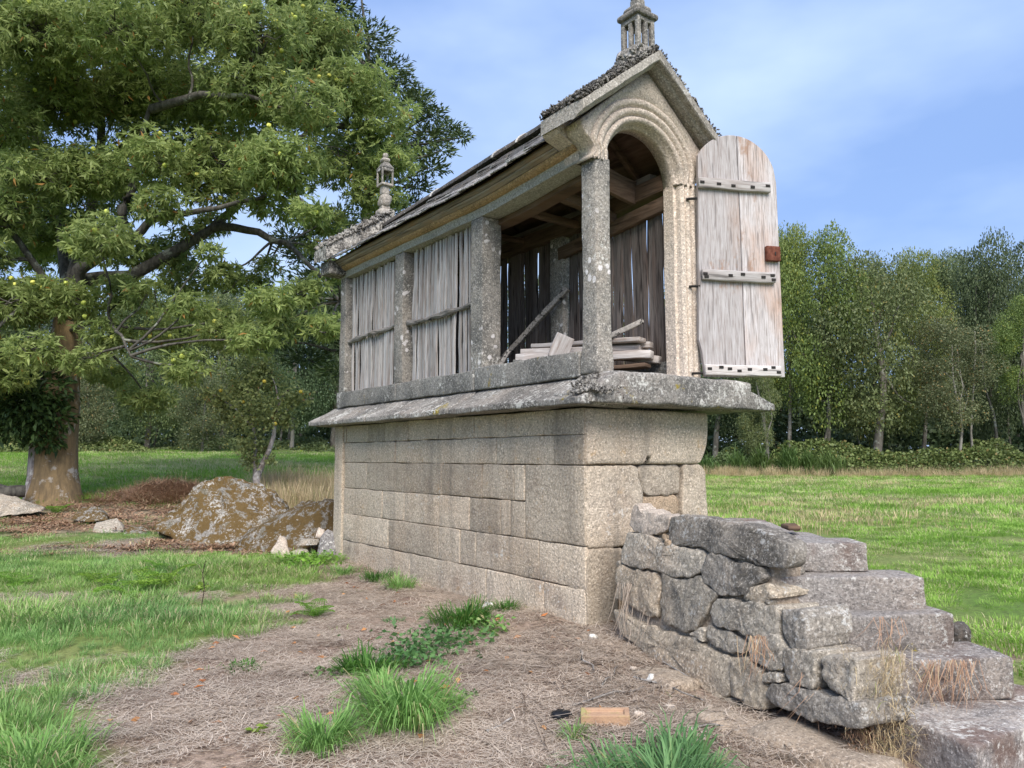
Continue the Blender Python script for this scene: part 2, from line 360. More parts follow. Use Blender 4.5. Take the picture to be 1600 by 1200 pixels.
def dirt(x, y):
    """1 where bare soil and dry straw cover the ground, 0 where grass grows"""
    bx = np.interp(y, [0, 3.3, 4.0, 4.6, 5.9, 7.0, 7.9, 8.6, 9.6], [-1.5, -1.75, -1.95, -2.15, -2.35, -2.6, -2.75, -2.3, -1.6])
    wob = fbm2(x, y, 1.1, 5) * 1.15 - 0.12
    d = smooth(-0.22, 0.28, x - bx + wob)
    # straw only on the camera's side of wall and stair
    u_ = (x - GO[0]) * GU[0] + (y - GO[1]) * GU[1]
    sx = np.interp(y, [0, 3.2, 3.6, 4.4, 5.9], [2.6, 2.7, 2.4, 1.9, 1.1])
    d = d * np.where(y > 5.9, smooth(0.5, 0.2, u_), smooth(0.5, 0.2, x - sx)) * smooth(9.9, 9.0, y)
    d = np.maximum(d, 0.55 * smooth(0.20, 0.34, fbm2(x, y, 1.0, 4, 8.8)) * smooth(0.0, -0.6, x) * smooth(11, 9, y))
    # leaf litter by the chestnut and around the boulders
    d = np.maximum(d, 0.85 * smooth(1.1, 0.7, np.hypot((x + 8.4) / 5.4, (y - 13.2) / 1.7) + wob * 0.5))
    d = np.maximum(d, 0.8 * smooth(1.2, 0.7, np.hypot((x + 3.6) / 2.4, (y - 10.2) / 0.7) + wob * 0.6))
    d = np.maximum(d, 0.9 * smooth(0.5, 0.25, np.hypot((x - 3.25) / 0.6, (y - 5.4) / .45) + wob * .2))
    return d

sx_ = np.sinh(np.linspace(-5.6, 5.6, 330)) * 0.55 * 2.2
sy_ = np.concatenate([-np.geomspace(150, 1, 24), np.linspace(-0.5, 12, 190), np.geomspace(12.15, 420, 120)])
X, Y = np.meshgrid(sx_, sy_); Zt = terr(X, Y)
Vt = np.stack([X, Y, Zt], -1).reshape(-1, 3)
ny_, nx_ = X.shape
ii = (np.arange(ny_ - 1)[:, None] * nx_ + np.arange(nx_ - 1)[None]).ravel()
Ft = np.stack([ii, ii + 1, ii + nx_ + 1, ii + nx_], -1)
m, t, b = newmat('ground_soil_and_turf')
a = N(t, 'ShaderNodeAttribute'); a.attribute_name = 'dirt'
v = coords(t, rnd=False)
gn = noise(t, v, 0.5, 6, 0.6); gf = noise(t, v, 18, 5, 0.7)
grass = mix(t, ramp(t, gn, 0.40, 0.62), (0.12, 0.20, 0.04), (0.22, 0.24, 0.085))
grass = mix(t, ramp(t, gf, 0.45, 0.7), grass, (0.075, 0.10, 0.03))
straw = mix(t, ramp(t, gf, 0.42, 0.60), (0.33, 0.245, 0.19), (0.16, 0.115, 0.085))
straw = mix(t, ramp(t, noise(t, v, 60, 4, 0.7), 0.52, 0.66), straw, (0.40, 0.31, 0.23))
straw = mix(t, ramp(t, noise(t, v, 1.4, 5, 0.6), 0.50, 0.62), straw, (0.19, 0.13, 0.10))
c = mix(t, a.outputs['Fac'], grass, straw)
t.links.new(c, b.inputs['Base Color']); b.inputs['Roughness'].default_value = 1.0
bump(t, b, gf, 0.03, 0.8); bump(t, b, noise(t, v, 90, 3, 0.7), 0.006, 0.8)
M_ground = m
ground = obj('ground', fast_mesh('ground', Vt, Ft, M_ground, True, {'dirt': ('FLOAT', dirt(Vt[:, 0], Vt[:, 1]))}))
kind(ground, 'structure', 'grassy field with a patch of bare soil and dry straw before the granary')

# ------------------------------------------------------------------ stone shapes
def rbox(dx, dy, dz, cell=0.08, r=0.02, seg=None):
    n = [max(3, min(26, int(round(d / cell)) + 2)) for d in (dx, dy, dz)] if seg is None else list(seg)
    half = np.array([dx, dy, dz]) / 2; r = min(r, half.min() * 0.95)
    def axis(k):
        h_ = half[k]
        if n[k] <= 3: return np.array([-h_, -h_ + r, h_ - r, h_])
        return np.concatenate([[-h_, -h_ + 0.35 * r], np.linspace(-h_ + r, h_ - r, n[k] - 1), [h_ - 0.35 * r, h_]])
    ax = [axis(k) for k in range(3)]
    idx = {}; V = []; F = []
    def vid(i, j, k):
        q = (i, j, k)
        if q not in idx:
            p = np.array([ax[0][i], ax[1][j], ax[2][k]]); c_ = np.clip(p, -(half - r), half - r); d_ = p - c_
            l_ = np.linalg.norm(d_); m_ = np.abs(d_).max()
            if l_ > 1e-9: p = c_ + d_ / l_ * m_
            idx[q] = len(V); V.append(p)
        return idx[q]
    A, B, D = [len(a_) - 1 for a_ in ax]
    for k, s in ((0, 0), (D, 1)):
        for i in range(A):
            for j in range(B):
                q = [vid(i, j, k), vid(i + 1, j, k), vid(i + 1, j + 1, k), vid(i, j + 1, k)]; F.append(q if s else q[::-1])
    for j, s in ((0, 1), (B, 0)):
        for i in range(A):
            for k in range(D):
                q = [vid(i, j, k), vid(i + 1, j, k), vid(i + 1, j, k + 1), vid(i, j, k + 1)]; F.append(q if s else q[::-1])
    for i, s in ((0, 0), (A, 1)):
        for j in range(B):
            for k in range(D):
                q = [vid(i, j, k), vid(i, j + 1, k), vid(i, j + 1, k + 1), vid(i, j, k + 1)]; F.append(q if s else q[::-1])
    return np.array(V), np.array(F)
_seed = [0]
def block(name, lo, hi, mat, parent, r=0.012, amp=0.006, cell=0.12, sc_=4.0, shape=None):
    """rounded, slightly uneven stone between two corners"""
    lo = np.array(lo, float); hi = np.array(hi, float); d = hi - lo
    V, F = rbox(*d, cell=cell, r=r); _seed[0] += 7.7
    V = V + (lo + hi) / 2
    if shape: V = shape(V)
    V = disp(V, amp * 2, sc_, _seed[0])
    return obj(name, fast_mesh(name, V, F, mat, True), parent)
def quadblock(name, quad, z0, z1, mat, parent, r=0.03, amp=0.02, cell=0.06, tilt=(0, 0), org=(0, 0), sc_=5, top=None):
    """stone with a four-cornered footprint quad = front-left, front-right, back-right, back-left"""
    q = np.array(quad, float) - np.array(org)
    L_ = (np.linalg.norm(q[1] - q[0]) + np.linalg.norm(q[2] - q[3])) / 2; W_ = (np.linalg.norm(q[3] - q[0]) + np.linalg.norm(q[2] - q[1])) / 2
    V, F = rbox(L_, W_, z1 - z0, cell=cell, r=r); _seed[0] += 5.3
    s = V[:, 0] / L_ + .5; t_ = V[:, 1] / W_ + .5
    P = (q[0] * ((1 - s) * (1 - t_))[:, None] + q[1] * (s * (1 - t_))[:, None] + q[2] * (s * t_)[:, None] + q[3] * ((1 - s) * t_)[:, None])
    z = V[:, 2] + (z0 + z1) / 2 + tilt[0] * (s - .5) + tilt[1] * (t_ - .5)
    V = disp(np.column_stack([P, z]), amp * 2, sc_, _seed[0], 4)
    return obj(name, fast_mesh(name, V, F, mat, True), parent)
def polyrock(name, poly, depth, mapf, mat, parent, amp=0.02, bulge=0.04, n=44, inset=0.94):
    """stone whose face outline is poly (a, z); mapf(a, outward, z) gives the place"""
    P = np.array(poly, float); area = 0.5 * np.sum(P[:, 0] * np.roll(P[:, 1], -1) - np.roll(P[:, 0], -1) * P[:, 1])
    if area < 0: P = P[::-1]
    for _ in range(1):   # soften the corners once
        Q = np.roll(P, -1, 0); P = np.stack([P * .9 + Q * .1, P * .1 + Q * .9], 1).reshape(-1, 2)
    seg = np.linalg.norm(np.roll(P, -1, 0) - P, axis=1); cs = np.concatenate([[0], np.cumsum(seg)]); PP = np.vstack([P, P[:1]])
    s = np.linspace(0, cs[-1], n, endpoint=False); O = np.stack([np.interp(s, cs, PP[:, k]) for k in range(2)], -1)
    c_ = O.mean(0); size = math.sqrt(abs(area))
    _seed[0] += 9.1
    O = O + np.stack([fbm(np.column_stack([O * 14, np.full(n, _seed[0] + 40 * k)]), 3) for k in range(2)], -1) * 0.02
    rings = [(1.0, -depth), (1.0, -0.10), (1.0, -0.03), (0.99, -0.010), (0.975, 0.0), (0.93, 0.007), (0.86, 0.011), (0.77, 0.015), (0.66, 0.018), (0.54, 0.021), (0.42, 0.024), (0.30, 0.025), (0.18, 0.026), (0.08, 0.026)]
    V = []
    for k_, d_ in rings:
        q = c_ + (O - c_) * (inset + (1 - inset) * 0.4) * k_ if k_ < 1 else c_ + (O - c_) * inset ** 0.5
        dd = d_ * (bulge / 0.03) if d_ > -0.2 and d_ > -depth else d_
        for a_, z_ in q: V.append(mapf(a_, dd, z_))
    V = np.array(V); nr = len(rings)
    F = [[r_ * n + i, r_ * n + (i + 1) % n, (r_ + 1) * n + (i + 1) % n, (r_ + 1) * n + i] for r_ in range(nr - 1) for i in range(n)]
    V = disp(V, amp * 0.9, 6.0, _seed[0], 2); V = disp(V, amp * 0.75, 20.0, _seed[0] + 5, 4)
    V = np.vstack([V, V[-n:].mean(0)[None]]); ci = len(V) - 1
    F = F + [[(nr - 1) * n + i, (nr - 1) * n + (i + 1) % n, ci] for i in range(n)]
    return obj(name, mesh(name, V, F, mat, True), parent)

# ------------------------------------------------------------------ the granary
G = thing('granary', 'raised stone granary with wooden slat sides, open arched doorway and slate roof', 'granary',
          (GO[0], GO[1], 0), (0, 0, math.atan2(0.590, 0.808)))
W0, W1, LN = 0.0, 1.38, 4.70
# ashlar courses of the long side: (z0, z1, joints along the length)
rows = [(1.48, 1.69, [4.46, 3.8, 3.37, 2.83, 2.19, 1.55, 1.04, 0.495, -0.006]),
        (1.24, 1.48, [4.46, 3.113, 1.186, 0.371, -0.006]),
        (0.93, 1.24, [4.46, 3.826, 3.105, 2.128, 1.411, 0.915, 0.76]),
        (0.62, 0.93, [4.46, 3.418, 2.905, 2.172, 1.624, 1.116, 0.972, 0.76]),
        (0.62, 1.24, [0.76, -0.006]),
        (0.30, 0.62, [4.46, 3.252, 2.178, 1.776, 1.513, 0.57, -0.006]),
        (-0.20, 0.30, [4.46, 2.759, 1.333, 0.504, -0.006])]
g = 0.0022
for z0, z1, js in rows:
    for a_, b_ in zip(js[1:], js[:-1]):
        p = random.uniform(-0.005, 0.004)
        wide = random.random() < 0.25
        block('stone_block', (W0 + p, a_ + g * (2 if wide else 1), z0 + g), (0.30, b_ - g, z1 - g), M_wall, G, r=random.uniform(0.006, 0.016), amp=0.0055, cell=0.10, sc_=6)
# far end pilaster and the hidden sides
block('pilaster', (-0.03, 4.463, -0.1), (0.30, 4.70, 1.69), M_wall, G, r=0.012, amp=0.003)
block('pilaster', (-0.012, 4.40, 1.484), (0.0, 4.46, 1.688), M_wall, G, r=0.004, amp=0.001)
block('back_wall', (1.1, 0.3, -0.1), (1.37, 4.7, 1.69), M_wall, G, amp=0.004, cell=0.3)
block('end_wall', (0.302, 4.42, -0.1), (1.098, 4.69, 1.69), M_wall, G, amp=0.004, cell=0.3)
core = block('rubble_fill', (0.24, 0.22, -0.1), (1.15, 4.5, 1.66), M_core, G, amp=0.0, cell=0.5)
# quoins on the door end
def corbel(V):
    z = V[:, 2]; k = np.clip((1.56 - z) / 0.32, 0, 1)
    V = V.copy(); V[:, 0] -= np.where(V[:, 0] > 0.7, (k ** 2.2) * 0.12, 0); return V
block('stone_block', (0.012, -0.035, 1.243), (1.44, 0.24, 1.69), M_wall, G, r=0.035, amp=0.005, cell=0.07, shape=corbel)
gmap = lambda a_, o_, z_: (a_ + 0.010, -0.016 - o_, z_)
gst = [[(0.0, 1.236), (0.555, 1.236), (0.575, 1.14), (0.62, 1.0), (0.625, 0.96), (0.60, 0.90), (0.56, 0.80), (0.47, 0.60), (0.2, 0.60), (0.0, 0.61)],
       [(0.0, 0.60), (0.40, 0.59), (0.36, 0.40), (0.32, 0.22), (0.30, -0.15), (0.0, -0.15)],
       [(1.10, 1.235), (1.32, 1.245), (1.385, 1.20), (1.40, 1.0), (1.415, 0.6), (1.09, 0.6), (1.09, 0.95)]]
for p in gst:
    polyrock('stone_block', p, 0.22, gmap, M_wall, G, amp=0.004, bulge=0.01, n=56, inset=0.992)
polyrock('stone_block', [(0.57, 1.24), (1.095, 1.24), (1.09, 0.985), (0.64, 0.995)], 0.2, lambda a_, o_, z_: (a_, 0.004 - o_, z_), M_wall, G, amp=0.010, bulge=0.02, inset=1.0)
polyrock('stone_block', [(0.63, 0.995), (1.10, 0.985), (1.10, 0.50), (0.45, 0.50)], 0.2, lambda a_, o_, z_: (a_, 0.018 - o_, z_), M_warm, G, amp=0.022, bulge=0.02)
polyrock('stone_block', [(0.4, 0.57), (1.3, 0.55), (1.3, -0.1), (0.33, -0.1)], 0.2, lambda a_, o_, z_: (a_, 0.03 - o_, z_), M_warm, G, amp=0.02, bulge=0.02)

# projecting drip slab round the top of the base: long side pieces, sloping
def slabside(v0, v1, name='drip_slab'):
    def shp(V):
        V = V.copy(); k = np.clip((0.10 - V[:, 0]) / 0.36, 0, 1)
        V[:, 2] = 1.695 + (V[:, 2] - 1.695) * (1 - 0.80 * k ** 0.9)
        V[:, 0] += 0.012 * np.sin(V[:, 1] * 5.0) * k
        # mitre at the door end
        V[:, 1] += np.where(V[:, 1] < -0.05, -np.clip((0.08 - V[:, 0]) / 0.34, -1, 1) * 0.12 + 0.0, 0)
        return V
    return block(name, (-0.255, v0, 1.695), (0.45, v1, 1.945), M_slab, G, r=0.022, amp=0.007, cell=0.07, shape=shp, sc_=5)
slabside(-0.17, 1.62); slabside(1.63, 3.35); slabside(3.36, 5.05)
def frontslab(V):
    V = V.copy(); k = np.clip((-0.16 - V[:, 1]) / 0.17, 0, 1)
    l = np.clip((0.10 - V[:, 0]) / 0.32, 0, 1)
    V[:, 2] = 1.71 + (V[:, 2] - 1.71) * (1 - 0.08 * k) * (1 - 0.70 * l)
    V[:, 1] += np.where(V[:, 1] < -0.2, 0.08 * l, 0)
    return V
block('drip_slab', (-0.21, -0.335, 1.71), (1.66, 0.12, 1.972), M_slab, G, r=0.03, amp=0.010, cell=0.06, shape=frontslab, sc_=5)
def tongue(V):
    V = V.copy(); k = np.clip((V[:, 0] - 1.66) / 0.33, 0, 1)
    V[:, 2] = 1.715 + (V[:, 2] - 1.715) * (1 - 0.65 * k); return V
block('drip_slab', (1.40, -0.33, 1.715), (1.99, 1.4, 1.885), M_slab, G, r=0.02, amp=0.008, cell=0.07, shape=tongue)
block('drip_slab', (1.35, 1.4, 1.715), (1.75, 5.05, 1.88), M_slab, G, r=0.02, amp=0.008, cell=0.12)
block('drip_slab', (0.45, 4.6, 1.70), (1.35, 5.05, 1.90), M_slab, G, r=0.02, amp=0.008, cell=0.1)
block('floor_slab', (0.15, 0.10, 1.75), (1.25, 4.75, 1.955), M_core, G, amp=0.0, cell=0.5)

# sill beams on top of the slab
for a_, b_, dz in ((0.103, 1.62, 0.018), (1.63, 3.22, 0.0), (3.23, 4.86, 0.0)):
    block('sill_stone', (0.045, a_, 1.935), (0.22, b_, 2.132 + dz), M_sill, G, r=0.014, amp=0.006, cell=0.1)
    block('sill_stone', (1.13, a_, 1.935), (1.30, b_, 2.132 + dz), M_sill, G, r=0.014, amp=0.006, cell=0.1)
# pillars
U0, U1 = 0.08, 1.29
def chamfer(V):
    V = V.copy(); k = np.clip((2.22 - V[:, 2]) / 0.18, 0, 1)
    V[:, 1] = np.where(V[:, 1] < -0.0, V[:, 1] - 0.02 * k, V[:, 1]); V[:, 0] = np.where(V[:, 0] < 0.15, V[:, 0] - 0.03 * k, V[:, 0]); return V
block('pillar', (U0, -0.08, 1.955), (0.24, 0.10, 3.72), M_pillar, G, r=0.02, amp=0.006, cell=0.08, shape=chamfer)
for u0, u1 in ((U0, 0.30), (1.08, U1)):
    for a_, b_ in ((1.535, 1.745), (3.14, 3.345), (4.70, 4.87)):
        block('pillar', (u0, a_, 2.135), (u1, b_, 3.628), M_pillar, G, r=0.014, amp=0.006, cell=0.1)
block('pillar', (1.10, 0.0, 2.0), (U1, 0.115, 3.66), M_gable, G, r=0.012, amp=0.004)
# foot of the far end pillar, flaring over the slab
block('end_panel', (0.30, 4.74, 1.93), (1.08, 4.86, 4.0), M_pillar, G, amp=0.003, cell=0.3)

# gable with moulded arch -------------------------------------------------
AU, AZ, AR = 0.655, 3.66, 0.41
outer = [(0.08, 3.715), (0.07, 3.79), (0.01, 3.85), (-0.05, 3.885), (-0.085, 3.955), (0.683, 4.60), (1.455, 3.955), (1.41, 3.885), (1.36, 3.85), (1.30, 3.79), (1.29, 3.715)]
prof = [(0.0, 0.045), (0.028, 0.040), (0.034, 0.012), (0.05, 0.002), (0.072, 0.000), (0.084, 0.012), (0.092, 0.016), (0.10, 0.004), (0.125, -0.006), (0.148, -0.003), (0.156, 0.010), (0.164, 0.012), (0.172, 0.0), (0.20, -0.010), (0.222, -0.006), (0.232, 0.010), (0.242, 0.0)]
FV = -0.08
angs = np.linspace(math.pi, 0, 61)
ctr = [(AU - AR, 3.715)] + [(AU + AR * math.cos(a_), AZ + 0.02 + AR * math.sin(a_)) for a_ in angs] + [(AU + AR, 3.715)]
dirs = [(-1, 0)] + [(math.cos(a_), math.sin(a_)) for a_ in angs] + [(1, 0)]
def hit(p, d):
    best = 9
    O_ = outer
    for (x0, y0), (x1, y1) in zip(O_[:-1], O_[1:]):
        ex, ey = x1 - x0, y1 - y0; den = d[0] * ey - d[1] * ex
        if abs(den) < 1e-9: continue
        t_ = ((x0 - p[0]) * ey - (y0 - p[1]) * ex) / den; s_ = ((x0 - p[0]) * d[1] - (y0 - p[1]) * d[0]) / den
        if t_ > 0 and -1e-6 <= s_ <= 1 + 1e-6: best = min(best, t_)
    return best
# ends of the strip follow the bottom edge of the gable stone
V = []; F = []; nr = len(prof) + 6
for (p, d) in zip(ctr, dirs):
    D_ = hit(p, d)
    if D_ > 5: D_ = 0.2
    k = min(1.0, D_ / 0.27)
    V.append((p[0], FV + 0.19, p[1])); V.append((p[0], FV + 0.10, p[1]))
    for rho, dep in prof: V.append((p[0] + d[0] * rho * k, FV + dep * 1.7 * (0.25 + 0.75 * k ** 3), p[1] + d[1] * rho * k))
    for f_ in (0.5, 1.0):
        rr = 0.242 * k + (D_ - 0.242 * k) * f_; V.append((p[0] + d[0] * rr, FV, p[1] + d[1] * rr))
    V.append((p[0] + d[0] * D_, FV + 0.10, p[1] + d[1] * D_)); V.append((p[0] + d[0] * D_, FV + 0.19, p[1] + d[1] * D_))
npr = len(V) // len(ctr)
# make the strip meet the real corners of the outline
for ci_, corner in enumerate(outer):
    j = min(range(len(ctr)), key=lambda q: (V[q * npr + npr - 3][0] - corner[0]) ** 2 + (V[q * npr + npr - 3][2] - corner[1]) ** 2)
    for e_ in (npr - 3, npr - 2, npr - 1):
        q = V[j * npr + e_]; V[j * npr + e_] = (corner[0], q[1], corner[1])
for i in range(len(ctr) - 1):
    for j in range(npr):
        a_, b_ = i * npr + j, i * npr + (j + 1) % npr
        F.append([a_, b_, b_ + npr, a_ + npr])
V = disp(np.array(V), 0.004, 9.0, 3.3)
obj('arched_gable', fast_mesh('arched_gable', V, F, M_gable, False), G)
# right jamb, same moulding running down to the slab
V = []; F = []
zs = np.linspace(1.962, 3.709, 15)
for z in zs:
    V += [(AU + AR, FV + 0.19, z), (AU + AR, FV + 0.10, z)] + [(AU + AR + rho * 0.86, FV + dep * 1.7, z) for rho, dep in prof] + [(U1, FV, z), (U1, FV + 0.19, z)]
npr = len(V) // len(zs)
for i in range(len(zs) - 1):
    for j in range(npr):
        a_, b_ = i * npr + j, i * npr + (j + 1) % npr; F.append([a_, a_ + npr, b_ + npr, b_])
for e_, s_ in ((0, 1), ((len(zs) - 1) * npr, -1)): F_ = list(range(e_, e_ + npr)); F.append(F_[::s_])
V = disp(np.array(V), 0.006, 7.0, 8.3)
obj('door_jamb', mesh('door_jamb', V, F, M_gable, False), G)

def band(name, poly, v0, v1, mat, amp=0.004, n=28, parent=G, zf=None):
    k = len(poly); V = []; F = []
    for i in range(n + 1):
        y = v0 + (v1 - v0) * i / n
        for (x, z) in poly: V.append((x, y, z + (float(zf(y)) if zf else 0)))
    for i in range(n):
        for j in range(k): F.append([i * k + j, (i + 1) * k + j, (i + 1) * k + (j + 1) % k, i * k + (j + 1) % k])
    F.append(list(range(k))); F.append(list(range(n * k, n * k + k))[::-1]); _seed[0] += 4.4
    return obj(name, mesh(name, disp(np.array(V), amp * 2, 3, _seed[0], 3), F, mat), parent)
# raking copings with a crust of lichened slate chips
def beam_between(p0, p1, prof2, name, mat, amp=0.006, n=12, cut='v'):
    """prof2 = (v, up) outline swept from p0 to p1 in the gable plane"""
    V = []; F = []; k = len(prof2)
    for i in range(n + 1):
        s = i / n; x = p0[0] + (p1[0] - p0[0]) * s; z = p0[1] + (p1[1] - p0[1]) * s
        for (v_, up) in prof2: V.append((x, v_, z + up))
    for i in range(n):
        for j in range(k): F.append([i * k + j, i * k + (j + 1) % k, (i + 1) * k + (j + 1) % k, (i + 1) * k + j])
    F.append(list(range(k))[::-1]); F.append(list(range(n * k, n * k + k)))
    if p1[0] < p0[0]: F = [q[::-1] for q in F]
    _seed[0] += 3.1
    return obj(name, mesh(name, disp(np.array(V), amp * 2, 8, _seed[0], 4), F, mat), G)
cop = [(-0.225, 0.025), (-0.235, 0.035), (-0.235, 0.112), (0.0, 0.125), (0.29, 0.12), (0.29, 0.0), (-0.085, 0.0), (-0.12, -0.012), (-0.16, 0.0), (-0.18, 0.018)]
beam_between((-0.185, 3.93), (0.684, 4.605), cop, 'coping', M_coping)
beam_between((1.60, 3.90), (0.686, 4.605), cop, 'coping', M_coping)
band('kneeler', [(0.24, 3.722), (0.08, 3.722), (0.07, 3.79), (0.02, 3.84), (-0.06, 3.875), (-0.13, 3.90), (-0.165, 3.925), (-0.165, 3.94), (0.24, 4.235)], 0.112, 0.295, M_gable, 0.004, n=3)
far_cop = [(4.62, -0.02), (4.62, 0.15), (5.02, 0.15), (5.02, 0.0)]
beam_between((-0.24, 3.83), (0.684, 4.42), far_cop, 'coping', M_crust, amp=0.012)
beam_between((1.61, 3.83), (0.686, 4.42), far_cop, 'coping', M_coping, amp=0.012)
block('kneeler', (-0.16, 4.70, 3.66), (0.30, 4.98, 3.84), M_crust, G, r=0.03, amp=0.012, cell=0.07)
def chips(name, spots, size, mat, parent, label=None, flat=0.55):
    V = []; F = []
    base = np.array([(1, 0, 0), (0, 1, 0), (-1, 0, 0), (0, -1, 0), (0, 0, 1), (0, 0, -1)], float)
    tri = np.array([(0, 1, 4), (1, 2, 4), (2, 3, 4), (3, 0, 4), (1, 0, 5), (2, 1, 5), (3, 2, 5), (0, 3, 5)])
    sp = np.array(spots, float); n_ = len(sp)
    q = rng.normal(size=(n_, 3, 3)); q, _ = np.linalg.qr(q)
    s_ = size * rng.uniform(0.5, 1.5, (n_, 1, 3)) * np.array([1, 1, flat])
    V = np.einsum('nij,nkj->nki', q, base[None] * s_) + sp[:, None, :]
    F = tri[None] + (np.arange(n_) * 6)[:, None, None]
    return kind(obj(name, fast_mesh(name, V.reshape(-1, 3), F.reshape(-1, 3), mat), parent), 'stuff')
sp = []
for k in range(8500):
    s = random.random(); side = random.random() < 0.72
    x = (-0.185 + 0.87 * s) if side else (1.60 - 0.91 * s); z = (3.93 + 0.675 * s) if side else (3.90 + 0.705 * s)
    v_ = random.uniform(-0.225, 0.30)
    sp.append((x + random.gauss(0, .012), v_, z + 0.118 + random.uniform(0, 0.045) + abs(random.gauss(0, 0.010))))
chips('lichen_crust', sp, 0.0145, M_crust, G)
sp = []
for k in range(1500):
    s = random.random(); sp.append((-0.24 + 0.92 * s, random.uniform(4.6, 5.04), 3.83 + 0.59 * s + 0.15 + abs(random.gauss(0, 0.03))))
chips('lichen_crust', sp, 0.032, M_crust, G)
sp = [(random.uniform(0.56, 0.90), random.uniform(-0.12, 0.22), 4.69 + random.uniform(0, 0.10)) for k in range(420)]
chips('lichen_crust', sp, 0.022, M_crust, G)
# crust on the corner of the drip slab
sp = []
for k in range(420):
    a_ = random.gauss(0, 0.10); d_ = random.uniform(0, 1); sp.append((0.02 - 0.2 * d_ + a_ * 0.5, -0.12 - 0.17 * d_ - a_ * 0.5, 1.945 - 0.145 * d_ - 0.4 * abs(a_) * 0.5))
chips('lichen_crust', sp, 0.017, M_crust, G)

# lantern finials ---------------------------------------------------------
def lantern(u, v_, z, w, parent, far):
    def col(a_, b_, z0, z1, nm, mat=M_coping if far else M_pillar, r=0.02, amp=0.006, cell=0.05): return block(nm, (u - a_, v_ - b_, z0), (u + a_, v_ + b_, z1), mat, parent, r=r, amp=amp, cell=cell)
    if far:
        col(.11, .10, z, z + .13, 'finial_base', r=.05, amp=.02); col(.06, .06, z + .11, z + .20, 'finial_neck', amp=.015)
        col(.088, .085, z + .19, z + .36, 'finial_knob', r=.06, amp=.025); col(.055, .055, z + .34, z + .47, 'finial_neck', amp=.008)
        zb = z + .46; h = .25; w = .088
    else:
        col(.155, .14, z - .02, z + .15, 'finial_base', r=.05, amp=.02); zb = z + .13; h = .30; w = .105
    th = 0.026 if far else 0.042
    col(w, w, zb, zb + .035, 'lantern_plate', r=.008, amp=.003)
    for su in (-1, 1):
        for sv in (-1, 1):
            block('lantern_post', (u + su * w - (th if su > 0 else 0), v_ + sv * w - (th if sv > 0 else 0), zb + .03), (u + su * w + (th if su < 0 else 0), v_ + sv * w + (th if sv < 0 else 0), zb + h), M_pillar, parent, r=.006, amp=.003, cell=.08)
    for sv in (-1, 1):
        block('lantern_post', (u - .020, v_ + sv * (w - .022) - .022, zb + .03), (u + .020, v_ + sv * (w - .022) + .018, zb + h), M_pillar, parent, r=.006, amp=.002, cell=.08) if not far else None
        block('lantern_post', (u + sv * (w - .022) - .018, v_ - .020, zb + .03), (u + sv * (w - .022) + .018, v_ + .020, zb + h), M_pillar, parent, r=.006, amp=.002, cell=.08) if not far else None
        block('lantern_rail', (u - w, v_ + sv * (w - .016) - .015, zb + h - .045), (u + w, v_ + sv * (w - .016) + .015, zb + h), M_pillar, parent, r=.006, amp=.002, cell=.08)
        block('lantern_rail', (u + sv * (w - .016) - .014, v_ - w, zb + h - .045), (u + sv * (w - .016) + .014, v_ + w, zb + h), M_pillar, parent, r=.006, amp=.002, cell=.08)
    zc = zb + h
    if far:
        block('lantern_cap', (u - w - .01, v_ - w - .01, zc), (u + w + .01, v_ + w + .01, zc + .10), M_pillar, parent, r=.01, amp=.004, cell=.04,
              shape=lambda V: np.column_stack([u + (V[:, 0] - u) * (1 - 0.65 * (V[:, 2] - zc) / .1), v_ + (V[:, 1] - v_) * (1 - 0.65 * (V[:, 2] - zc) / .1), V[:, 2]]))
        col(.058, .058, zc + .095, zc + .155, 'finial_ball', r=.029); col(.04, .04, zc + .15, zc + .235, 'finial_tip', r=.038)
    else:
        col(w + .028, w + .028, zc, zc + .055, 'lantern_cap', r=.02); col(w - .01, w - .01, zc + .05, zc + .12, 'lantern_cap', r=.03)
        col(.05, .05, zc + .11, zc + .2, 'finial_neck'); col(.07, .07, zc + .19, zc + .32, 'finial_ball', r=.06)
lantern(0.725, 0.06, 4.69, 0.11, G, False)
lantern(0.66, 4.80, 4.53, 0.09, G, True)

# cornice under the eaves: three bands running the length of the side
def LZ(v_): return 3.715 - 0.085 * smooth(0.0, 1.5, np.asarray(v_, float))
def RZf(v_): return 4.60 - 0.045 * np.asarray(v_, float)
def lb(name, poly, v0, v1, mat, amp=0.004): return band(name, poly, v0, v1, mat, amp, zf=LZ)
lb('lintel_beam', [(0.075, 0.0), (0.30, 0.0), (0.30, 0.082), (0.068, 0.082), (0.075, 0.06)], 0.11, 4.86, M_lintel)
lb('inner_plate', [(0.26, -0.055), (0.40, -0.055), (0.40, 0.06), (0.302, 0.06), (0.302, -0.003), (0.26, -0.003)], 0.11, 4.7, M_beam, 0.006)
lb('cornice', [(0.062, 0.085), (0.30, 0.085), (0.30, 0.128), (0.005, 0.128), (0.012, 0.108), (0.035, 0.092)], 0.11, 4.90, M_cavetto, 0.003)
lb('eave_board', [(0.0, 0.131), (0.30, 0.131), (0.30, 0.160), (-0.045, 0.160), (-0.04, 0.145)], 0.29, 4.95, M_fascia, 0.004)
lb('eave_board', [(-0.05, 0.163), (0.30, 0.163), (0.30, 0.19), (-0.075, 0.19), (-0.075, 0.175)], 0.30, 4.98, M_fascia, 0.004)
lb('lintel_beam', [(1.07, -0.03), (1.30, -0.03), (1.30, 0.12), (1.07, 0.12)], 0.115, 4.86, M_beam, 0.006)
lb('eave_board', [(1.1, 0.125), (1.45, 0.15), (1.45, 0.19), (1.1, 0.19)], 0.30, 4.98, M_fascia, 0.004)

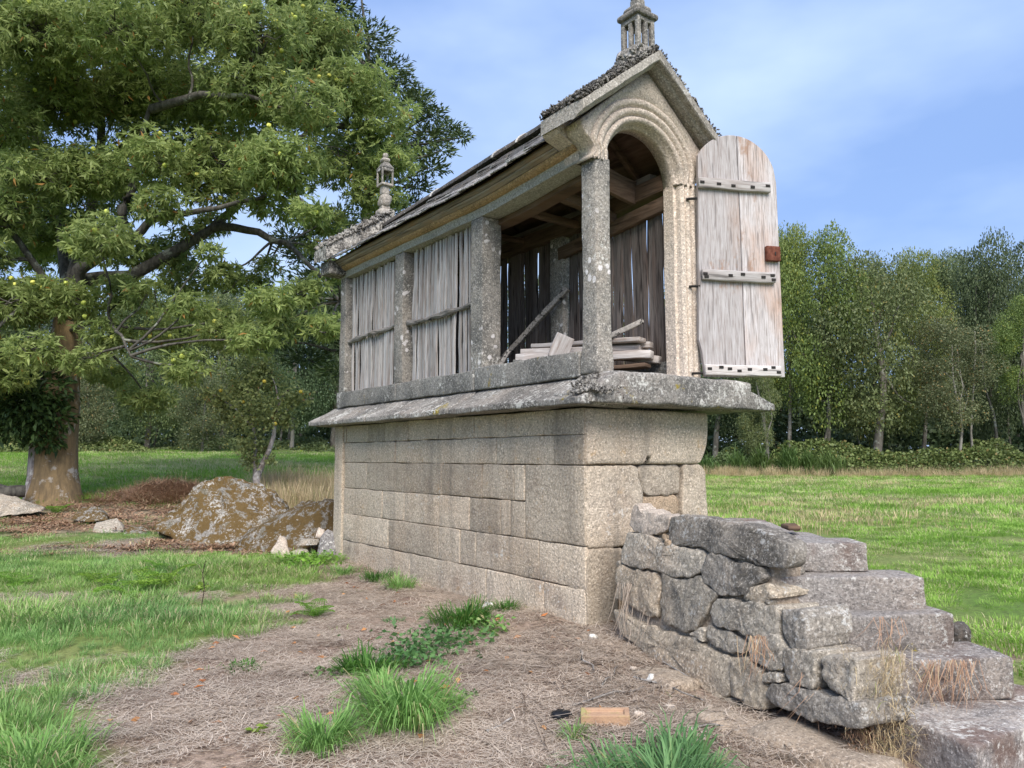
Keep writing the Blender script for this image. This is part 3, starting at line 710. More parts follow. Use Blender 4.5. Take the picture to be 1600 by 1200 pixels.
# slates -------------------------------------------------------------------
EU, RU = -0.105, 0.684
V, F = rbox(0.34, 0.27, 0.014, r=0.004, seg=(3, 3, 3)); V = disp(V, 0.010, 6, 1)
slate_meshes = []; slate_dark = []
for k in range(4):
    Vk = disp(V, 0.014, 7, 20 * k + 3); slate_meshes.append(fast_mesh('slate', Vk, F, M_slate)); slate_dark.append(fast_mesh('slate', Vk, F, M_slated))
for row in range(7):
    for c_ in range(17):
        y = 0.43 + c_ * 0.262 + (0.13 if row % 2 else 0)
        if y > 4.85: continue
        ez = float(LZ(y)) + 0.203; rz = float(RZf(y)); pl = math.hypot(RU - EU, rz - ez); du, dz = (RU - EU) / pl, (rz - ez) / pl; th = math.atan2(dz, du)
        s = 0.13 + row * (pl - 0.2) / 6.6
        lift = 0.016 + random.uniform(0, 0.006); mm_ = slate_meshes if row < 2 else slate_dark
        obj('slate', mm_[(row * 3 + c_) % 4], G, (EU + du * s - dz * lift, y, ez + dz * s + du * lift), (random.uniform(-.02, .02), -th + 0.05 + random.uniform(-.02, .02), random.uniform(-.04, .04)))
        obj('slate', mm_[(row + c_) % 4], G, (2 * RU - (EU + du * s - dz * lift), y, ez + dz * s + du * lift), (0, math.pi + th - 0.05, random.uniform(-.04, .04)))
def roofz(e0, r0):   # sheared board under the slates
    V = []; F = []
    for i in range(25):
        v_ = 0.29 + 4.45 * i / 24; e_ = float(LZ(v_)) + 0.192; r_ = float(RZf(v_)) - 0.02
        V += [(e0, v_, e_), (r0, v_, r_), (r0, v_, r_ + 0.018), (e0, v_, e_ + 0.014)]
    for i in range(24):
        for j in range(4): F.append([i * 4 + j, i * 4 + (j + 1) % 4, i * 4 + 4 + (j + 1) % 4, i * 4 + 4 + j])
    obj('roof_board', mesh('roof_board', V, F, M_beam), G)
roofz(-0.07, 0.682); roofz(1.438, 0.686)
# ridge tiles with white mortar joints
rt = []
for k in range(13):
    a_ = k * math.pi / 12; rt.append((-math.cos(a_) * 0.15, math.sin(a_) * 0.085 - 0.05 * abs(math.cos(a_))))
for i in range(10):
    y0 = 0.30 + i * 0.435; y1 = y0 + 0.428
    band('ridge_tile', [(RU + x, z + 0.02) for x, z in rt], y0, y1, M_ridge, 0.005, n=6, zf=RZf)
    if i in (1, 3, 4, 7): band('mortar_joint', [(RU + x * 1.05, 0.02 + z * 1.05 + 0.004) for x, z in rt], y0 - 0.016, y0 + 0.008, M_mortar, 0.001, n=1, zf=RZf)

# slats --------------------------------------------------------------------
def slatmesh(name, w_, h_, mat, seed):
    n = 9; V = []; F = []
    for i in range(n + 1):
        z = h_ * i / n; o_ = fbm(np.array([[i * 0.5, seed, 0.]]), 2)[0] * 0.014; ww = w_ * (0.9 + 0.3 * fbm(np.array([[i * 0.7, seed, 5.]]), 2)[0])
        oy = fbm(np.array([[i * 0.4, seed, 9.]]), 2)[0] * 0.02
        for x, y in ((-.009, -ww / 2), (.009, -ww / 2), (.009, ww / 2), (-.009, ww / 2)): V.append((x + oy, y + o_, z))
    for i in range(n):
        for j in range(4): F.append([i * 4 + j, i * 4 + (j + 1) % 4, i * 4 + 4 + (j + 1) % 4, i * 4 + 4 + j])
    F += [[3, 2, 1, 0], [n * 4, n * 4 + 1, n * 4 + 2, n * 4 + 3]]
    return mesh(name, V, F, mat)
sl_out = [slatmesh('slat', random.choice((0.030, 0.038, 0.048)), 1.50, M_slat, k * 3.7) for k in range(8)]
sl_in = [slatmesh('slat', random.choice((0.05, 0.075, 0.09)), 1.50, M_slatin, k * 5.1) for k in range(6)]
def fill(u, v0, v1, meshes, skip=(), tiltb=0.0):
    y = v0; i = 0
    while y < v1:
        me = random.choice(meshes); w_ = max(p.co.y for p in me.vertices) - min(p.co.y for p in me.vertices)
        if y + w_ * 0.8 > v1 + 0.01: break
        if i not in skip:
            lean = random.gauss(0, 0.006 if u < 1 else 0.002) + tiltb * (y - v0)
            obj('slat', me, G, (u + random.uniform(-.012, .012), y + w_ / 2, 2.125 + random.uniform(-.012, .005)), (lean, random.gauss(0, 0.004), random.gauss(0, .06)), (1, 1, 1 + random.uniform(-.015, .012)))
        y += w_ * random.uniform(1.0, 1.05) + random.uniform(0.006, 0.016) if u < 1 else w_ * 0.86; i += 1
random.seed(21)
fill(0.17, 3.36, 4.69, sl_out, (20,))
fill(0.175, 1.755, 3.12, sl_out, (6,), 0.012)
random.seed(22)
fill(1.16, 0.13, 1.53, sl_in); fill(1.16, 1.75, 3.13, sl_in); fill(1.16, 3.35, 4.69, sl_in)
# rough poles tied across the slats
def tube(pts, radii, n=8, close=True):
    pts = [Vector(p) for p in pts]; V = []; F = []
    for i, p in enumerate(pts):
        d = (pts[min(i + 1, len(pts) - 1)] - pts[max(i - 1, 0)]).normalized()
        a_ = d.cross(Vector((0, 0, 1)) if abs(d.z) < 0.9 else Vector((1, 0, 0))).normalized(); b_ = d.cross(a_)
        for k in range(n):
            t_ = 2 * math.pi * k / n; V.append(p + (a_ * math.cos(t_) + b_ * math.sin(t_)) * radii[i])
    for i in range(len(pts) - 1):
        for k in range(n): F.append([i * n + k, i * n + (k + 1) % n, (i + 1) * n + (k + 1) % n, (i + 1) * n + k])
    if close: F += [list(range(n))[::-1], list(range((len(pts) - 1) * n, len(pts) * n))]
    return V, F
for v0, v1, z0, z1 in ((3.37, 4.69, 2.84, 2.78), (1.70, 3.13, 2.80, 2.80)):
    pts = []; rad = []
    for i in range(15):
        s = i / 14; pts.append((0.135 + 0.012 * math.sin(s * 9), v0 + (v1 - v0) * s, z0 + (z1 - z0) * s + 0.012 * math.sin(s * 5 + v0))); rad.append(0.028 + 0.006 * math.sin(s * 13 + v0))
    V, F = tube(pts, rad, 9); V = disp(np.array(V), 0.022, 20, v0)
    obj('tie_pole', mesh('tie_pole', V, F, M_rod, False), G)

# timbers inside
def timber(p0, p1, w_, h_, mat=M_beam, name='roof_timber', parent=G, amp=0.012):
    p0 = Vector(p0); p1 = Vector(p1); d = p1 - p0; L_ = d.length
    V, F = rbox(L_, w_, h_, cell=0.12, r=0.008, seg=(12, 3, 3)); _seed[0] += 2.2; V = disp(V, amp, 5, _seed[0])
    q = d.to_track_quat('X', 'Z').to_matrix(); c_ = (p0 + p1) / 2
    return obj(name, fast_mesh(name, np.array([q @ Vector(p) + c_ for p in V]), F, mat, False), parent)
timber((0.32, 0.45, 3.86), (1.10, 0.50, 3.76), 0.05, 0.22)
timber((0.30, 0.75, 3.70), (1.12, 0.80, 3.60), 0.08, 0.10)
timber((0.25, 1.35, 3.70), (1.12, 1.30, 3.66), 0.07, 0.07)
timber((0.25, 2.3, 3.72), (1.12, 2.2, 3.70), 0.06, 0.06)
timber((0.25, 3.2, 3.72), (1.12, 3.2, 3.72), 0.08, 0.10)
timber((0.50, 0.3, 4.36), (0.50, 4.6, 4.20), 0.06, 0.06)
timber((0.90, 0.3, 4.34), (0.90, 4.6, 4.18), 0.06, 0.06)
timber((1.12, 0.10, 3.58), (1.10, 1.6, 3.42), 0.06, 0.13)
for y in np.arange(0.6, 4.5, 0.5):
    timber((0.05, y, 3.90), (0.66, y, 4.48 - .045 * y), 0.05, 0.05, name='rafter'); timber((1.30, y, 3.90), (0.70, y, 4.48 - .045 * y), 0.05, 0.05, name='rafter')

# ------------------------------------------------------------------ the door
hinge = GO + GU * 1.20 + GV * (-0.135)
DR = thing('granary_door', 'open weathered grey wooden door with rounded top, three battens and rusty lock plate', 'door', (hinge[0], hinge[1], 1.99), (0, R(-0.6), math.atan2(0.235, 0.972)))
DW, DH = 0.815, 2.175
def boardpoly(x0, x1, z0):
    ps = [(x0, z0), (x1, z0)]; r_ = DW / 2; zc = DH - r_
    xs = np.linspace(x1, x0, 18)
    for x in xs: ps.append((x, zc + math.sqrt(max(r_ * r_ - (x - r_) ** 2, 0))))
    if x0 < 0.01: ps.append((x0 , 0.30)); 
    return ps
def slabpoly(name, ps, y0, y1, mat, parent, bev=0.004):
    n = len(ps); c_ = np.mean(ps, 0); V = []
    for y, k in ((y0 + bev, 1), (y0, 0), (y1, 0), (y1 - bev, 1)):
        for p in ps:
            d = np.array(p) - c_; l = np.linalg.norm(d); q = np.array(p) - d / l * (0 if k else bev); V.append((q[0], y, q[1]))
    order = [1, 0, 3, 2]
    F = []
    for a_, b_ in ((1, 0), (0, 3), (3, 2)):
        for i in range(n): F.append([a_ * n + i, a_ * n + (i + 1) % n, b_ * n + (i + 1) % n, b_ * n + i])
    F.append([1 * n + i for i in range(n)][::-1]); F.append([2 * n + i for i in range(n)])
    return obj(name, mesh(name, V, [q[::-1] for q in F], mat), parent)
slabpoly('door_board', [(0.0, 0.32), (0.025, 0.22), (0.05, 0.0)] + boardpoly(0.05, 0.432, 0.0)[1:20] + [], -0.020, 0.020, M_door, DR)
slabpoly('door_board', boardpoly(0.440, DW, 0.005)[:20], -0.020, 0.020, M_door, DR)
def batten(x0, x1, z, h_, spots):
    V, F = rbox(x1 - x0, 0.04, h_, r=0.010, seg=(14, 3, 3)); V = disp(V, 0.008, 6, z * 7) + np.array([(x0 + x1) / 2, -0.041, z])
    bt = obj('door_batten', fast_mesh('door_batten', V, F, M_batten, False), DR)
    for x, dzz in spots:
        V, F = rbox(0.042, 0.006, 0.024, r=0.011, seg=(4, 3, 4)); V = V + np.array([x, -0.0635, z + dzz])
        obj('nail', fast_mesh('nail', V, F, M_iron, True), bt)
batten(0.03, 0.735, 1.705, 0.095, [(.06, .0), (.22, -.006), (.36, -.012), (.55, -.01), (.70, .012)])
batten(0.035, 0.745, 0.885, 0.095, [(.06, .005), (.07, -.02), (.30, .0), (.42, .016), (.62, .0), (.71, .018), (.72, -.02)])
batten(0.03, 0.765, 0.055, 0.095, [(.07, .01), (.18, .025), (.26, .012), (.35, -.005), (.45, .01), (.60, .012), (.73, -.012), (.68, .03)])
lk = block('lock_plate', (0.665, -0.065, 1.035), (0.80, -0.021, 1.17), M_rust, DR, r=0.008, amp=0.001, cell=0.05)
V, F = rbox(0.012, 0.004, 0.032, r=0.002, seg=(3, 3, 3)); obj('keyhole', fast_mesh('keyhole', V + np.array([0.745, -0.067, 1.10]), F, M_iron), lk)
for z in (1.6, 0.82, 0.06):
    V, F = tube([(0.03, -0.015, z - .03), (-0.03, 0.01, z - .03), (-0.05, 0.03, z - .03)], [.012] * 3, 6); obj('hinge', mesh('hinge', V, F, M_iron), DR)

# ------------------------------------------------------------------ sawn planks lying inside
PG = 'sawn planks piled inside the granary'
def gw(u, v_, z): p = GO + GU * u + GV * v_; return Vector((p[0], p[1], z))
def plank(a_, b_, w_, h_, label, mat=M_plank, cat='plank', name='plank', group=PG):
    p0, p1 = gw(*a_), gw(*b_); d = p1 - p0; L_ = d.length
    V, F = rbox(L_, w_, h_, r=0.006, seg=(12, 3, 3)); _seed[0] += 6.1; V = disp(V, 0.012, 5, _seed[0])
    o = obj(name, fast_mesh(name, V, F, mat), None); o.location = (p0 + p1) / 2
    o.rotation_euler = d.to_track_quat('X', 'Z').to_euler()
    return tag(o, label, cat, group)
plank((0.34, 1.50, 2.105), (0.95, 0.22, 2.10), 0.16, 0.035, 'brown board lying lowest under the plank pile seen through the doorway', M_beam)
plank((0.30, 1.42, 2.16), (0.62, 0.55, 2.215), 0.12, 0.055, 'pale tapering plank lying lowest and frontmost above the sill stone')
plank((0.36, 1.34, 2.235), (0.98, 0.20, 2.20), 0.13, 0.075, 'thick grey plank, second from bottom of the pile in the side opening')
plank((0.42, 1.34, 2.30), (0.98, 0.32, 2.27), 0.12, 0.05, 'grey plank lying just under the top board in the side opening')
plank((0.52, 1.40, 2.27), (1.05, 0.36, 2.24), 0.13, 0.10, 'plank with orange sawn end inside the right jamb of the doorway')
plank((0.55, 1.32, 2.365), (0.92, 0.25, 2.335), 0.14, 0.04, 'whitish board on top of the pile with pointed left end')
plank((0.66, 1.10, 2.335), (1.06, 0.28, 2.30), 0.12, 0.055, 'weathered board on top of the pile behind the doorway')
plank((0.80, 1.00, 2.29), (1.11, 0.22, 2.16), 0.09, 0.07, 'short orange block of wood low beside the right jamb')
plank((0.58, 0.62, 2.28), (0.98, 0.30, 2.52), 0.05, 0.045, 'dark splintered stick slanting up across the doorway', M_rod, 'stick', 'stick', None)
plank((0.50, 2.30, 2.02), (1.05, 1.42, 3.02), 0.07, 0.05, 'long grey pole leaning diagonally in the dark interior', M_rod, 'pole', 'pole', None)
plank((0.42, 0.84, 2.18), (0.50, 0.80, 2.40), 0.05, 0.17, 'square grey board end propped upright against the plank pile', M_plank)
plank((0.26, 1.53, 2.14), (0.34, 1.44, 2.33), 0.04, 0.04, 'grey forked stick standing beside the second pillar', M_rod, 'stick', 'stick', None)
def lump(name, c_, s, mat, label, cat, amp=0.4, seg=7, group=None, world=True, sink=0.0):
    V, F = rbox(*[2 * q for q in s], r=min(s) * 0.9, seg=(seg, seg, seg)); _seed[0] += 8.8
    m_ = min(s); V = disp(V, m_ * amp * 2, 0.9 / max(s), _seed[0], 3); V = disp(V, m_ * amp * 0.4, 5 / max(s), _seed[0], 3)
    o = obj(name, fast_mesh(name, V, F, mat, True), None, c_, (0, 0, random.uniform(0, 3)))
    return tag(o, label, cat, group)
p = gw(0.52, 0.42, 2.42); lump('wood_knot', p, (.05, .04, .045), M_warm, 'small brown lump of wood on top of the plank pile in the doorway', 'wood')
p = gw(0.20, 1.12, 2.17); lump('pebble', p, (.05, .035, .025), M_sill, 'grey pebbles on the sill stone under the planks', 'stone')

# ------------------------------------------------------------------ stone stair
T0 = np.array([1.06, 5.24]); TD = np.array([0.37999525, -0.92498844]); TN = np.array([-0.92498844, -0.37999525])
ST = thing('stone_staircase', 'rough granite staircase of five slab steps on a rubble wall climbing to the granary door', 'staircase', (1.7, 4.5, -0.05))
SO = np.array([1.7, 4.5, -0.05])
def smap(a_, o_, z_):
    p = T0 + TD * a_ + TN * (o_ + 0.2 * (0.87 - z_) / 0.92); return (p[0] - SO[0], p[1] - SO[1], z_ - SO[2])
RUB = [[(-0.48, 0.969), (-0.388, 0.926), (-0.246, 0.914), (-0.008, 0.905), (-0.014, 0.82), (-0.07, 0.796), (-0.142, 0.759), (-0.275, 0.757), (-0.399, 0.772), (-0.491, 0.812), (-0.499, 0.855)], [(0.012, 0.903), (0.326, 0.921), (0.567, 0.918), (0.709, 0.905), (0.893, 0.894), (1.02, 0.871), (1.121, 0.829), (1.142, 0.777), (1.12, 0.719), (1.078, 0.698), (0.933, 0.705), (0.805, 0.714), (0.6, 0.721), (0.47, 0.719), (0.375, 0.734), (0.148, 0.738), (0.019, 0.73), (0.01, 0.822)], [(-0.506, 0.752), (-0.333, 0.755), (-0.156, 0.746), (-0.076, 0.724), (0.118, 0.726), (0.378, 0.721), (0.436, 0.686), (0.413, 0.657), (0.425, 0.587), (0.33, 0.548), (0.206, 0.531), (-0.02, 0.538), (-0.168, 0.541), (-0.281, 0.534), (-0.46, 0.521), (-0.539, 0.536), (-0.555, 0.614), (-0.518, 0.692)], [(0.45, 0.679), (0.487, 0.708), (0.616, 0.71), (0.808, 0.701), (0.949, 0.688), (0.972, 0.637), (0.888, 0.57), (0.858, 0.531), (0.719, 0.509), (0.629, 0.486), (0.536, 0.515), (0.453, 0.532), (0.432, 0.606)], [(-0.557, 0.494), (-0.457, 0.512), (-0.202, 0.527), (-0.069, 0.52), (0.012, 0.473), (0.028, 0.39), (0.013, 0.321), (0.025, 0.259), (-0.111, 0.242), (-0.312, 0.265), (-0.488, 0.297), (-0.539, 0.309), (-0.525, 0.374), (-0.571, 0.442)], [(0.006, 0.534), (0.208, 0.524), (0.332, 0.542), (0.424, 0.576), (0.45, 0.525), (0.553, 0.505), (0.608, 0.488), (0.575, 0.45), (0.527, 0.375), (0.488, 0.299), (0.383, 0.237), (0.289, 0.234), (0.138, 0.241), (0.083, 0.277), (0.055, 0.347), (0.042, 0.439)], [(0.594, 0.453), (0.724, 0.489), (0.853, 0.498), (0.976, 0.502), (1.106, 0.492), (1.141, 0.417), (1.149, 0.352), (1.013, 0.33), (0.892, 0.325), (0.762, 0.329), (0.626, 0.327), (0.574, 0.375), (0.569, 0.429)], [(0.989, 0.615), (1.067, 0.58), (1.062, 0.548), (0.928, 0.502), (0.873, 0.524), (0.899, 0.576)], [(0.56, 0.304), (0.698, 0.313), (0.833, 0.303), (0.904, 0.27), (0.891, 0.216), (0.765, 0.204), (0.625, 0.214), (0.559, 0.236)], [(0.389, 0.226), (0.546, 0.291), (0.553, 0.208), (0.498, 0.202)], [(-0.512, 0.203), (-0.237, 0.199), (0.034, 0.182), (0.411, 0.202), (0.6, 0.186), (0.793, 0.174), (0.819, -0.015), (0.658, -0.046), (0.504, -0.043), (0.213, -0.007), (-0.078, 0.024), (-0.371, 0.067)], [(0.82, 0.18), (0.936, 0.214), (1.041, 0.177), (1.086, 0.121), (1.126, 0.065), (1.101, -0.007), (0.976, -0.015), (0.843, 0.003)], [(0.909, 0.334), (1.023, 0.361), (1.144, 0.372), (1.205, 0.308), (1.207, 0.217), (1.1, 0.191), (0.976, 0.202), (0.919, 0.259)], [(1.067, 0.172), (1.21, 0.202), (1.213, 0.147), (1.098, 0.124)], [(1.208, 0.312), (1.41, 0.34), (1.431, 0.271), (1.434, 0.175), (1.269, 0.155), (1.223, 0.195)], [(1.138, 0.484), (1.287, 0.521), (1.325, 0.475), (1.349, 0.343), (1.235, 0.332), (1.175, 0.38)], [(1.155, 0.121), (1.302, 0.159), (1.544, 0.18), (1.713, 0.192), (1.737, 0.095), (1.596, 0.064), (1.363, 0.03), (1.193, 0.032), (1.136, 0.068)], [(0.539, -0.056), (0.821, -0.025), (0.928, -0.072), (0.745, -0.101), (0.531, -0.095)], [(1.449, 0.337), (1.67, 0.375), (1.681, 0.273), (1.67, 0.189), (1.541, 0.199), (1.467, 0.255)]]
for i, poly in enumerate(RUB):
    mat = {0: M_gable, 1: M_rubbleD, 4: M_rubbleT, 3: M_rubbleD, 7: M_rubbleT, 10: M_rubbleT, 16: M_rubbleD, 15: M_rubbleD, 17: M_rubbleT, 11: M_rubbleT}.get(i, M_rubble)
    polyrock('stone_block', poly, 0.13 if i in (0, 1) else 0.30, smap, mat, ST, amp=0.016 if i in (1, 17) else 0.022, bulge=0.013, n=84, inset=1.05)
polyrock('earth_joint', [(-0.48, 0.88), (0.0, 0.85), (0.98, 0.76), (1.04, 0.5), (1.08, 0.08), (-0.45, -0.15)], 0.2, lambda a_, o_, z_: smap(a_, o_ - 0.045, z_), M_earthy, ST, amp=0.012, bulge=0.005, n=90, inset=1.0)
# a few small stones wedged in the joints
for a_, z_, s_ in ((-0.56, 0.52, .035), (0.02, 0.735, .04), (1.02, 0.52, .03), (1.10, 0.50, .025), (1.24, 0.30, .03), (0.86, 0.52, .03), (1.06, 0.10, .03), (-0.02, 0.76, .035), (1.15, 0.33, .03), (0.47, 0.20, .04), (0.93, 0.19, .03)):
    V, F = rbox(s_ * 2, s_ * 2, s_ * 1.4, r=s_ * .6, seg=(4, 4, 4)); V = disp(V, s_ * .8, 20, a_ * 9) + np.array(smap(a_, -0.03, z_))
    obj('wedge_stone', fast_mesh('wedge_stone', V, F, M_rubble if z_ < .7 else M_warm, True), ST)
def sblock(quad, z0, z1, tilt=(0, 0), r=0.014, amp=0.007, mat=M_step, name='step'):
    return quadblock(name, [np.array(q) for q in quad], z0 - SO[2], z1 - SO[2], mat, ST, r=r, amp=amp, tilt=tilt, org=SO[:2])
sblock([(1.42, 4.50), (2.05, 4.50), (2.05, 4.76), (1.42, 4.76)], 0.645, 0.812)
sblock([(1.45, 4.33), (2.285, 4.33), (2.28, 4.60), (1.42, 4.62)], 0.455, 0.64, r=0.014)
sblock([(1.60, 4.14), (2.365, 4.20), (2.35, 4.46), (1.60, 4.46)], 0.265, 0.468, r=0.016)
sblock([(1.70, 3.93), (2.54, 4.01), (2.50, 4.32), (1.70, 4.3)], 0.075, 0.29, tilt=(0.02, 0), r=0.016)
sblock([(1.97, 3.38), (2.90, 4.02), (2.62, 4.45), (1.76, 3.92)], -0.21, 0.080, r=0.014, amp=0.008)
# landing slabs leading to the door end and rough fill
sblock([(1.22, 4.78), (1.95, 4.78), (2.0, 6.4), (1.25, 6.3)], 0.58, 0.80, amp=0.012, name='landing_slab')
# rubble fill behind the stones, interior shade put into its near-black colour
qv = [(1.12, 5.4), (1.62, 4.25), (2.2, 4.35), (2.05, 5.9)]
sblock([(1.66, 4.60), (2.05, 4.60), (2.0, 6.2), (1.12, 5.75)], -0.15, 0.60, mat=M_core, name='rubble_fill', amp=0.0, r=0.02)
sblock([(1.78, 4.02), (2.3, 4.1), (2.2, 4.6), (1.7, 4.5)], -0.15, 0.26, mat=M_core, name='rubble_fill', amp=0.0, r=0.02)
tag(lump('roof_tile_shard', (1.80, 5.02, 0.855), (.085, .045, .016), M_beam, 'small brown tile shard lying on top of the stair wall', 'tile shard'), 'small brown tile shard lying on top of the stair wall', 'tile shard')
tag(lump('dark_stone', (2.50, 4.42, 0.30), (.06, .05, .07), M_ridge, 'dark rounded stone showing behind the right end of the third step', 'stone'), 'dark rounded stone showing behind the right end of the third step', 'stone')

# ------------------------------------------------------------------ places along a line of sight: bearing and distance from the photographer
def at(px, py, d):
    b_ = (600 - py) / 1200.0; fw = 0.99545 - 0.09532 * b_; up = 0.09532 + 0.99545 * b_
    return Vector(((px - 800) / 1200.0 / fw * d, d, 1.3 + up / fw * d))
def gat(px, d, dz=0.0):
    x = (px - 800) / 1205.0 * d; return Vector((x, d, h1(x, d) + dz))

# ------------------------------------------------------------------ rocks
import bmesh
def hullrock(name, pts, mat, label, cat='boulder', amp=0.06, sub=4, group=None, sc_=1.8, fine=0.5, sm=0.5):
    org = Vector(np.mean([tuple(p) for p in pts], 0)); org.z = min(p.z for p in pts)
    bm = bmesh.new()
    for p in pts: bm.verts.new(p - org)
    bmesh.ops.convex_hull(bm, input=bm.verts[:])
    for v_ in [v_ for v_ in bm.verts if not v_.link_faces]: bm.verts.remove(v_)
    for k in range(sub):
        bmesh.ops.subdivide_edges(bm, edges=bm.edges[:], cuts=1, use_grid_fill=True)
        if k < 2: bmesh.ops.smooth_vert(bm, verts=bm.verts[:], factor=sm, use_axis_x=True, use_axis_y=True, use_axis_z=True)
    bmesh.ops.triangulate(bm, faces=[f for f in bm.faces if len(f.verts) > 4])
    bm.verts.index_update(); _seed[0] += 6.6
    V = np.array([v_.co for v_ in bm.verts]); V = disp(V, amp * 2, sc_, _seed[0], 4); V = disp(V, amp * fine, sc_ * 5, _seed[0], 4)
    for v_, p in zip(bm.verts, V): v_.co = p
    me = bpy.data.meshes.new(name); bm.to_mesh(me); bm.free(); me.materials.append(mat)
    me.polygons.foreach_set('use_smooth', [True] * len(me.polygons))
    o = obj(name, me, None, org); return tag(o, label, cat, group)
hullrock('boulder', [at(248, 840, 10.9), at(300, 862, 10.6), at(350, 868, 10.5), at(420, 868, 10.4), at(452, 850, 10.8), at(262, 800, 11.2), at(290, 770, 11.2), at(318, 766, 11.2), at(334, 744, 11.2), at(362, 742, 11.3),
                     at(396, 758, 11.4), at(425, 768, 11.6), at(458, 786, 11.8), at(470, 800, 12), at(260, 835, 12.2), at(470, 830, 12.4), at(350, 790, 12.4)],
         M_boulder, 'large brown mossy boulder with white lichen left of the granary', amp=0.085, sub=4, sm=0.05, fine=.8)
hullrock('boulder', [at(360, 862, 10.1), at(430, 874, 9.9), at(500, 880, 9.9), at(528, 875, 10.1), at(392, 838, 10.2), at(452, 808, 10.3), at(505, 788, 10.4), at(522, 780, 10.5), at(538, 786, 10.6), at(400, 822, 10.9), at(470, 784, 11.1),
                     at(534, 800, 11.2), at(460, 850, 11.4), at(534, 850, 11.3)],
         M_boulder, 'slanting mossy boulder between the large boulder and the granary wall', amp=0.055, sub=4, sm=0.05, fine=.8)
hullrock('rock', [at(418, 883, 9.65), at(440, 888, 9.55), at(456, 868, 9.6), at(437, 834, 9.75), at(447, 838, 9.8), at(424, 860, 9.7), at(456, 880, 9.9), at(430, 875, 9.95)], M_gable, 'pale pointed stone standing before the slanting boulder', 'rock', amp=0.015, sub=3, sc_=5, sm=.15)
hullrock('flat_stone', [at(440, 872, 9.55), at(460, 876, 9.5), at(484, 862, 9.55), at(482, 858, 9.6), at(440, 868, 9.65), at(470, 856, 9.8), at(455, 866, 9.9)], M_rubble, 'brownish flat stone leaning on the pale pointed stone', 'stone', amp=0.006, sub=2, sc_=6, sm=.1)
hullrock('flat_stone', [at(460, 854, 9.75), at(496, 852, 9.7), at(500, 843, 9.8), at(468, 844, 9.85), at(480, 840, 10.05), at(498, 848, 10.1)], M_rubble, 'grey flat stone lying above the brownish one beside the wall', 'stone', amp=0.006, sub=2, sc_=6, sm=.1)
hullrock('slate_slab', [at(494, 868, 9.62), at(514, 876, 9.6), at(527, 868, 9.62), at(529, 834, 9.72), at(512, 826, 9.75), at(500, 838, 9.7), at(496, 866, 9.70), at(528, 866, 9.7), at(512, 828, 9.82)], M_slate, 'upright dark grey slab leaning against the corner of the granary wall', 'slab', amp=0.004, sub=2, sc_=5, sm=.1)
hullrock('flat_stone', [at(478, 880, 9.5), at(516, 883, 9.45), at(520, 872, 9.6), at(484, 868, 9.7), at(500, 866, 9.8)], M_ridge, 'dark stone on the ground under the upright slab', 'stone', amp=0.01, sub=2, sc_=5, sm=.1)
hullrock('rock', [at(492, 840, 9.9), at(506, 842, 9.9), at(508, 828, 9.95), at(498, 823, 9.95), at(500, 838, 10.1)], M_gable, 'small pinkish stone perched behind the upright slab', 'rock', amp=0.008, sub=2, sc_=6, sm=.1)
hullrock('rock', [at(-60, 808, 12.8), at(0, 806, 12.7), at(72, 800, 12.8), at(-40, 768, 13.4), at(0, 766, 13.5), at(30, 778, 13.5), at(78, 796, 13.4), at(0, 790, 14.6), at(60, 795, 14)], M_rubble, 'broad grey rock at the left edge before the chestnut trunk', 'rock', amp=0.04, sub=4, sm=.15)
hullrock('rock', [at(112, 812, 12.3), at(140, 816, 12.2), at(172, 812, 12.3), at(128, 792, 12.6), at(155, 790, 12.6), at(175, 804, 12.8), at(120, 800, 13)], M_boulder, 'low yellow-mossed rock between the trunk and the boulders', 'rock', amp=0.02, sub=3, sm=.15)
hullrock('rock', [at(140, 838, 11.4), at(170, 846, 11.3), at(196, 838, 11.4), at(150, 812, 11.8), at(185, 808, 11.9), at(198, 822, 11.9), at(150, 822, 12.2)], M_rubble, 'low pale rock half buried in straw near the boulder', 'rock', amp=0.02, sub=3, sm=.15)
hullrock('rock', [at(182, 850, 11.1), at(215, 855, 11.0), at(242, 846, 11.2), at(200, 820, 11.5), at(225, 822, 11.6), at(240, 832, 11.7), at(195, 835, 12)], M_boulder, 'low brown mossy rock just left of the large boulder', 'rock', amp=0.02, sub=3, sm=.15)
for i_, (px_, py_, d_, s_, nm) in enumerate(((925, 985, 5.6, .035, 'white shard of stone on the soil below the corner of the granary'), (1014, 1066, 4.72, .035, 'small white stone on the soil beside the stair wall'), (985, 1050, 4.9, .02, 'tiny pale pebble left of the small white stone'),
                                       (1040, 1105, 4.3, .03, 'pinkish stone lying among twigs right of the brick'), (1150, 1138, 4.0, .03, 'grey pebble lying below the stair wall'), (1100, 1108, 4.3, .025, 'brownish pebble under the lowest wall stones'), (992, 1118, 4.2, .03, 'glassy grey fragment beside the brick'))):
    p = gat(px_, d_, s_ * .4); lump('pebble', p, (s_, s_ * .7, s_ * .6), M_white if i_ in (0, 1) else M_gable, nm, 'pebble', seg=5)
# half buried footing stones along the foot of the stair wall
for px_, d_, sx2, sy2, sz2, nm in ((1150, 4.05, .30, .15, .09, 'soil covered footing stone under the middle of the stair wall'), (1265, 3.75, .34, .18, .08, 'flat earthy footing stone below the lowest steps'), (1030, 4.75, .22, .12, .07, 'earthy footing stone at the upper end of the stair wall')):
    p = gat(px_, d_, -0.035); o = lump('footing_stone', p, (sx2, sy2, sz2), M_earthy, nm, 'stone', amp=.3, seg=12); o.rotation_euler = (0, 0, -1.0)
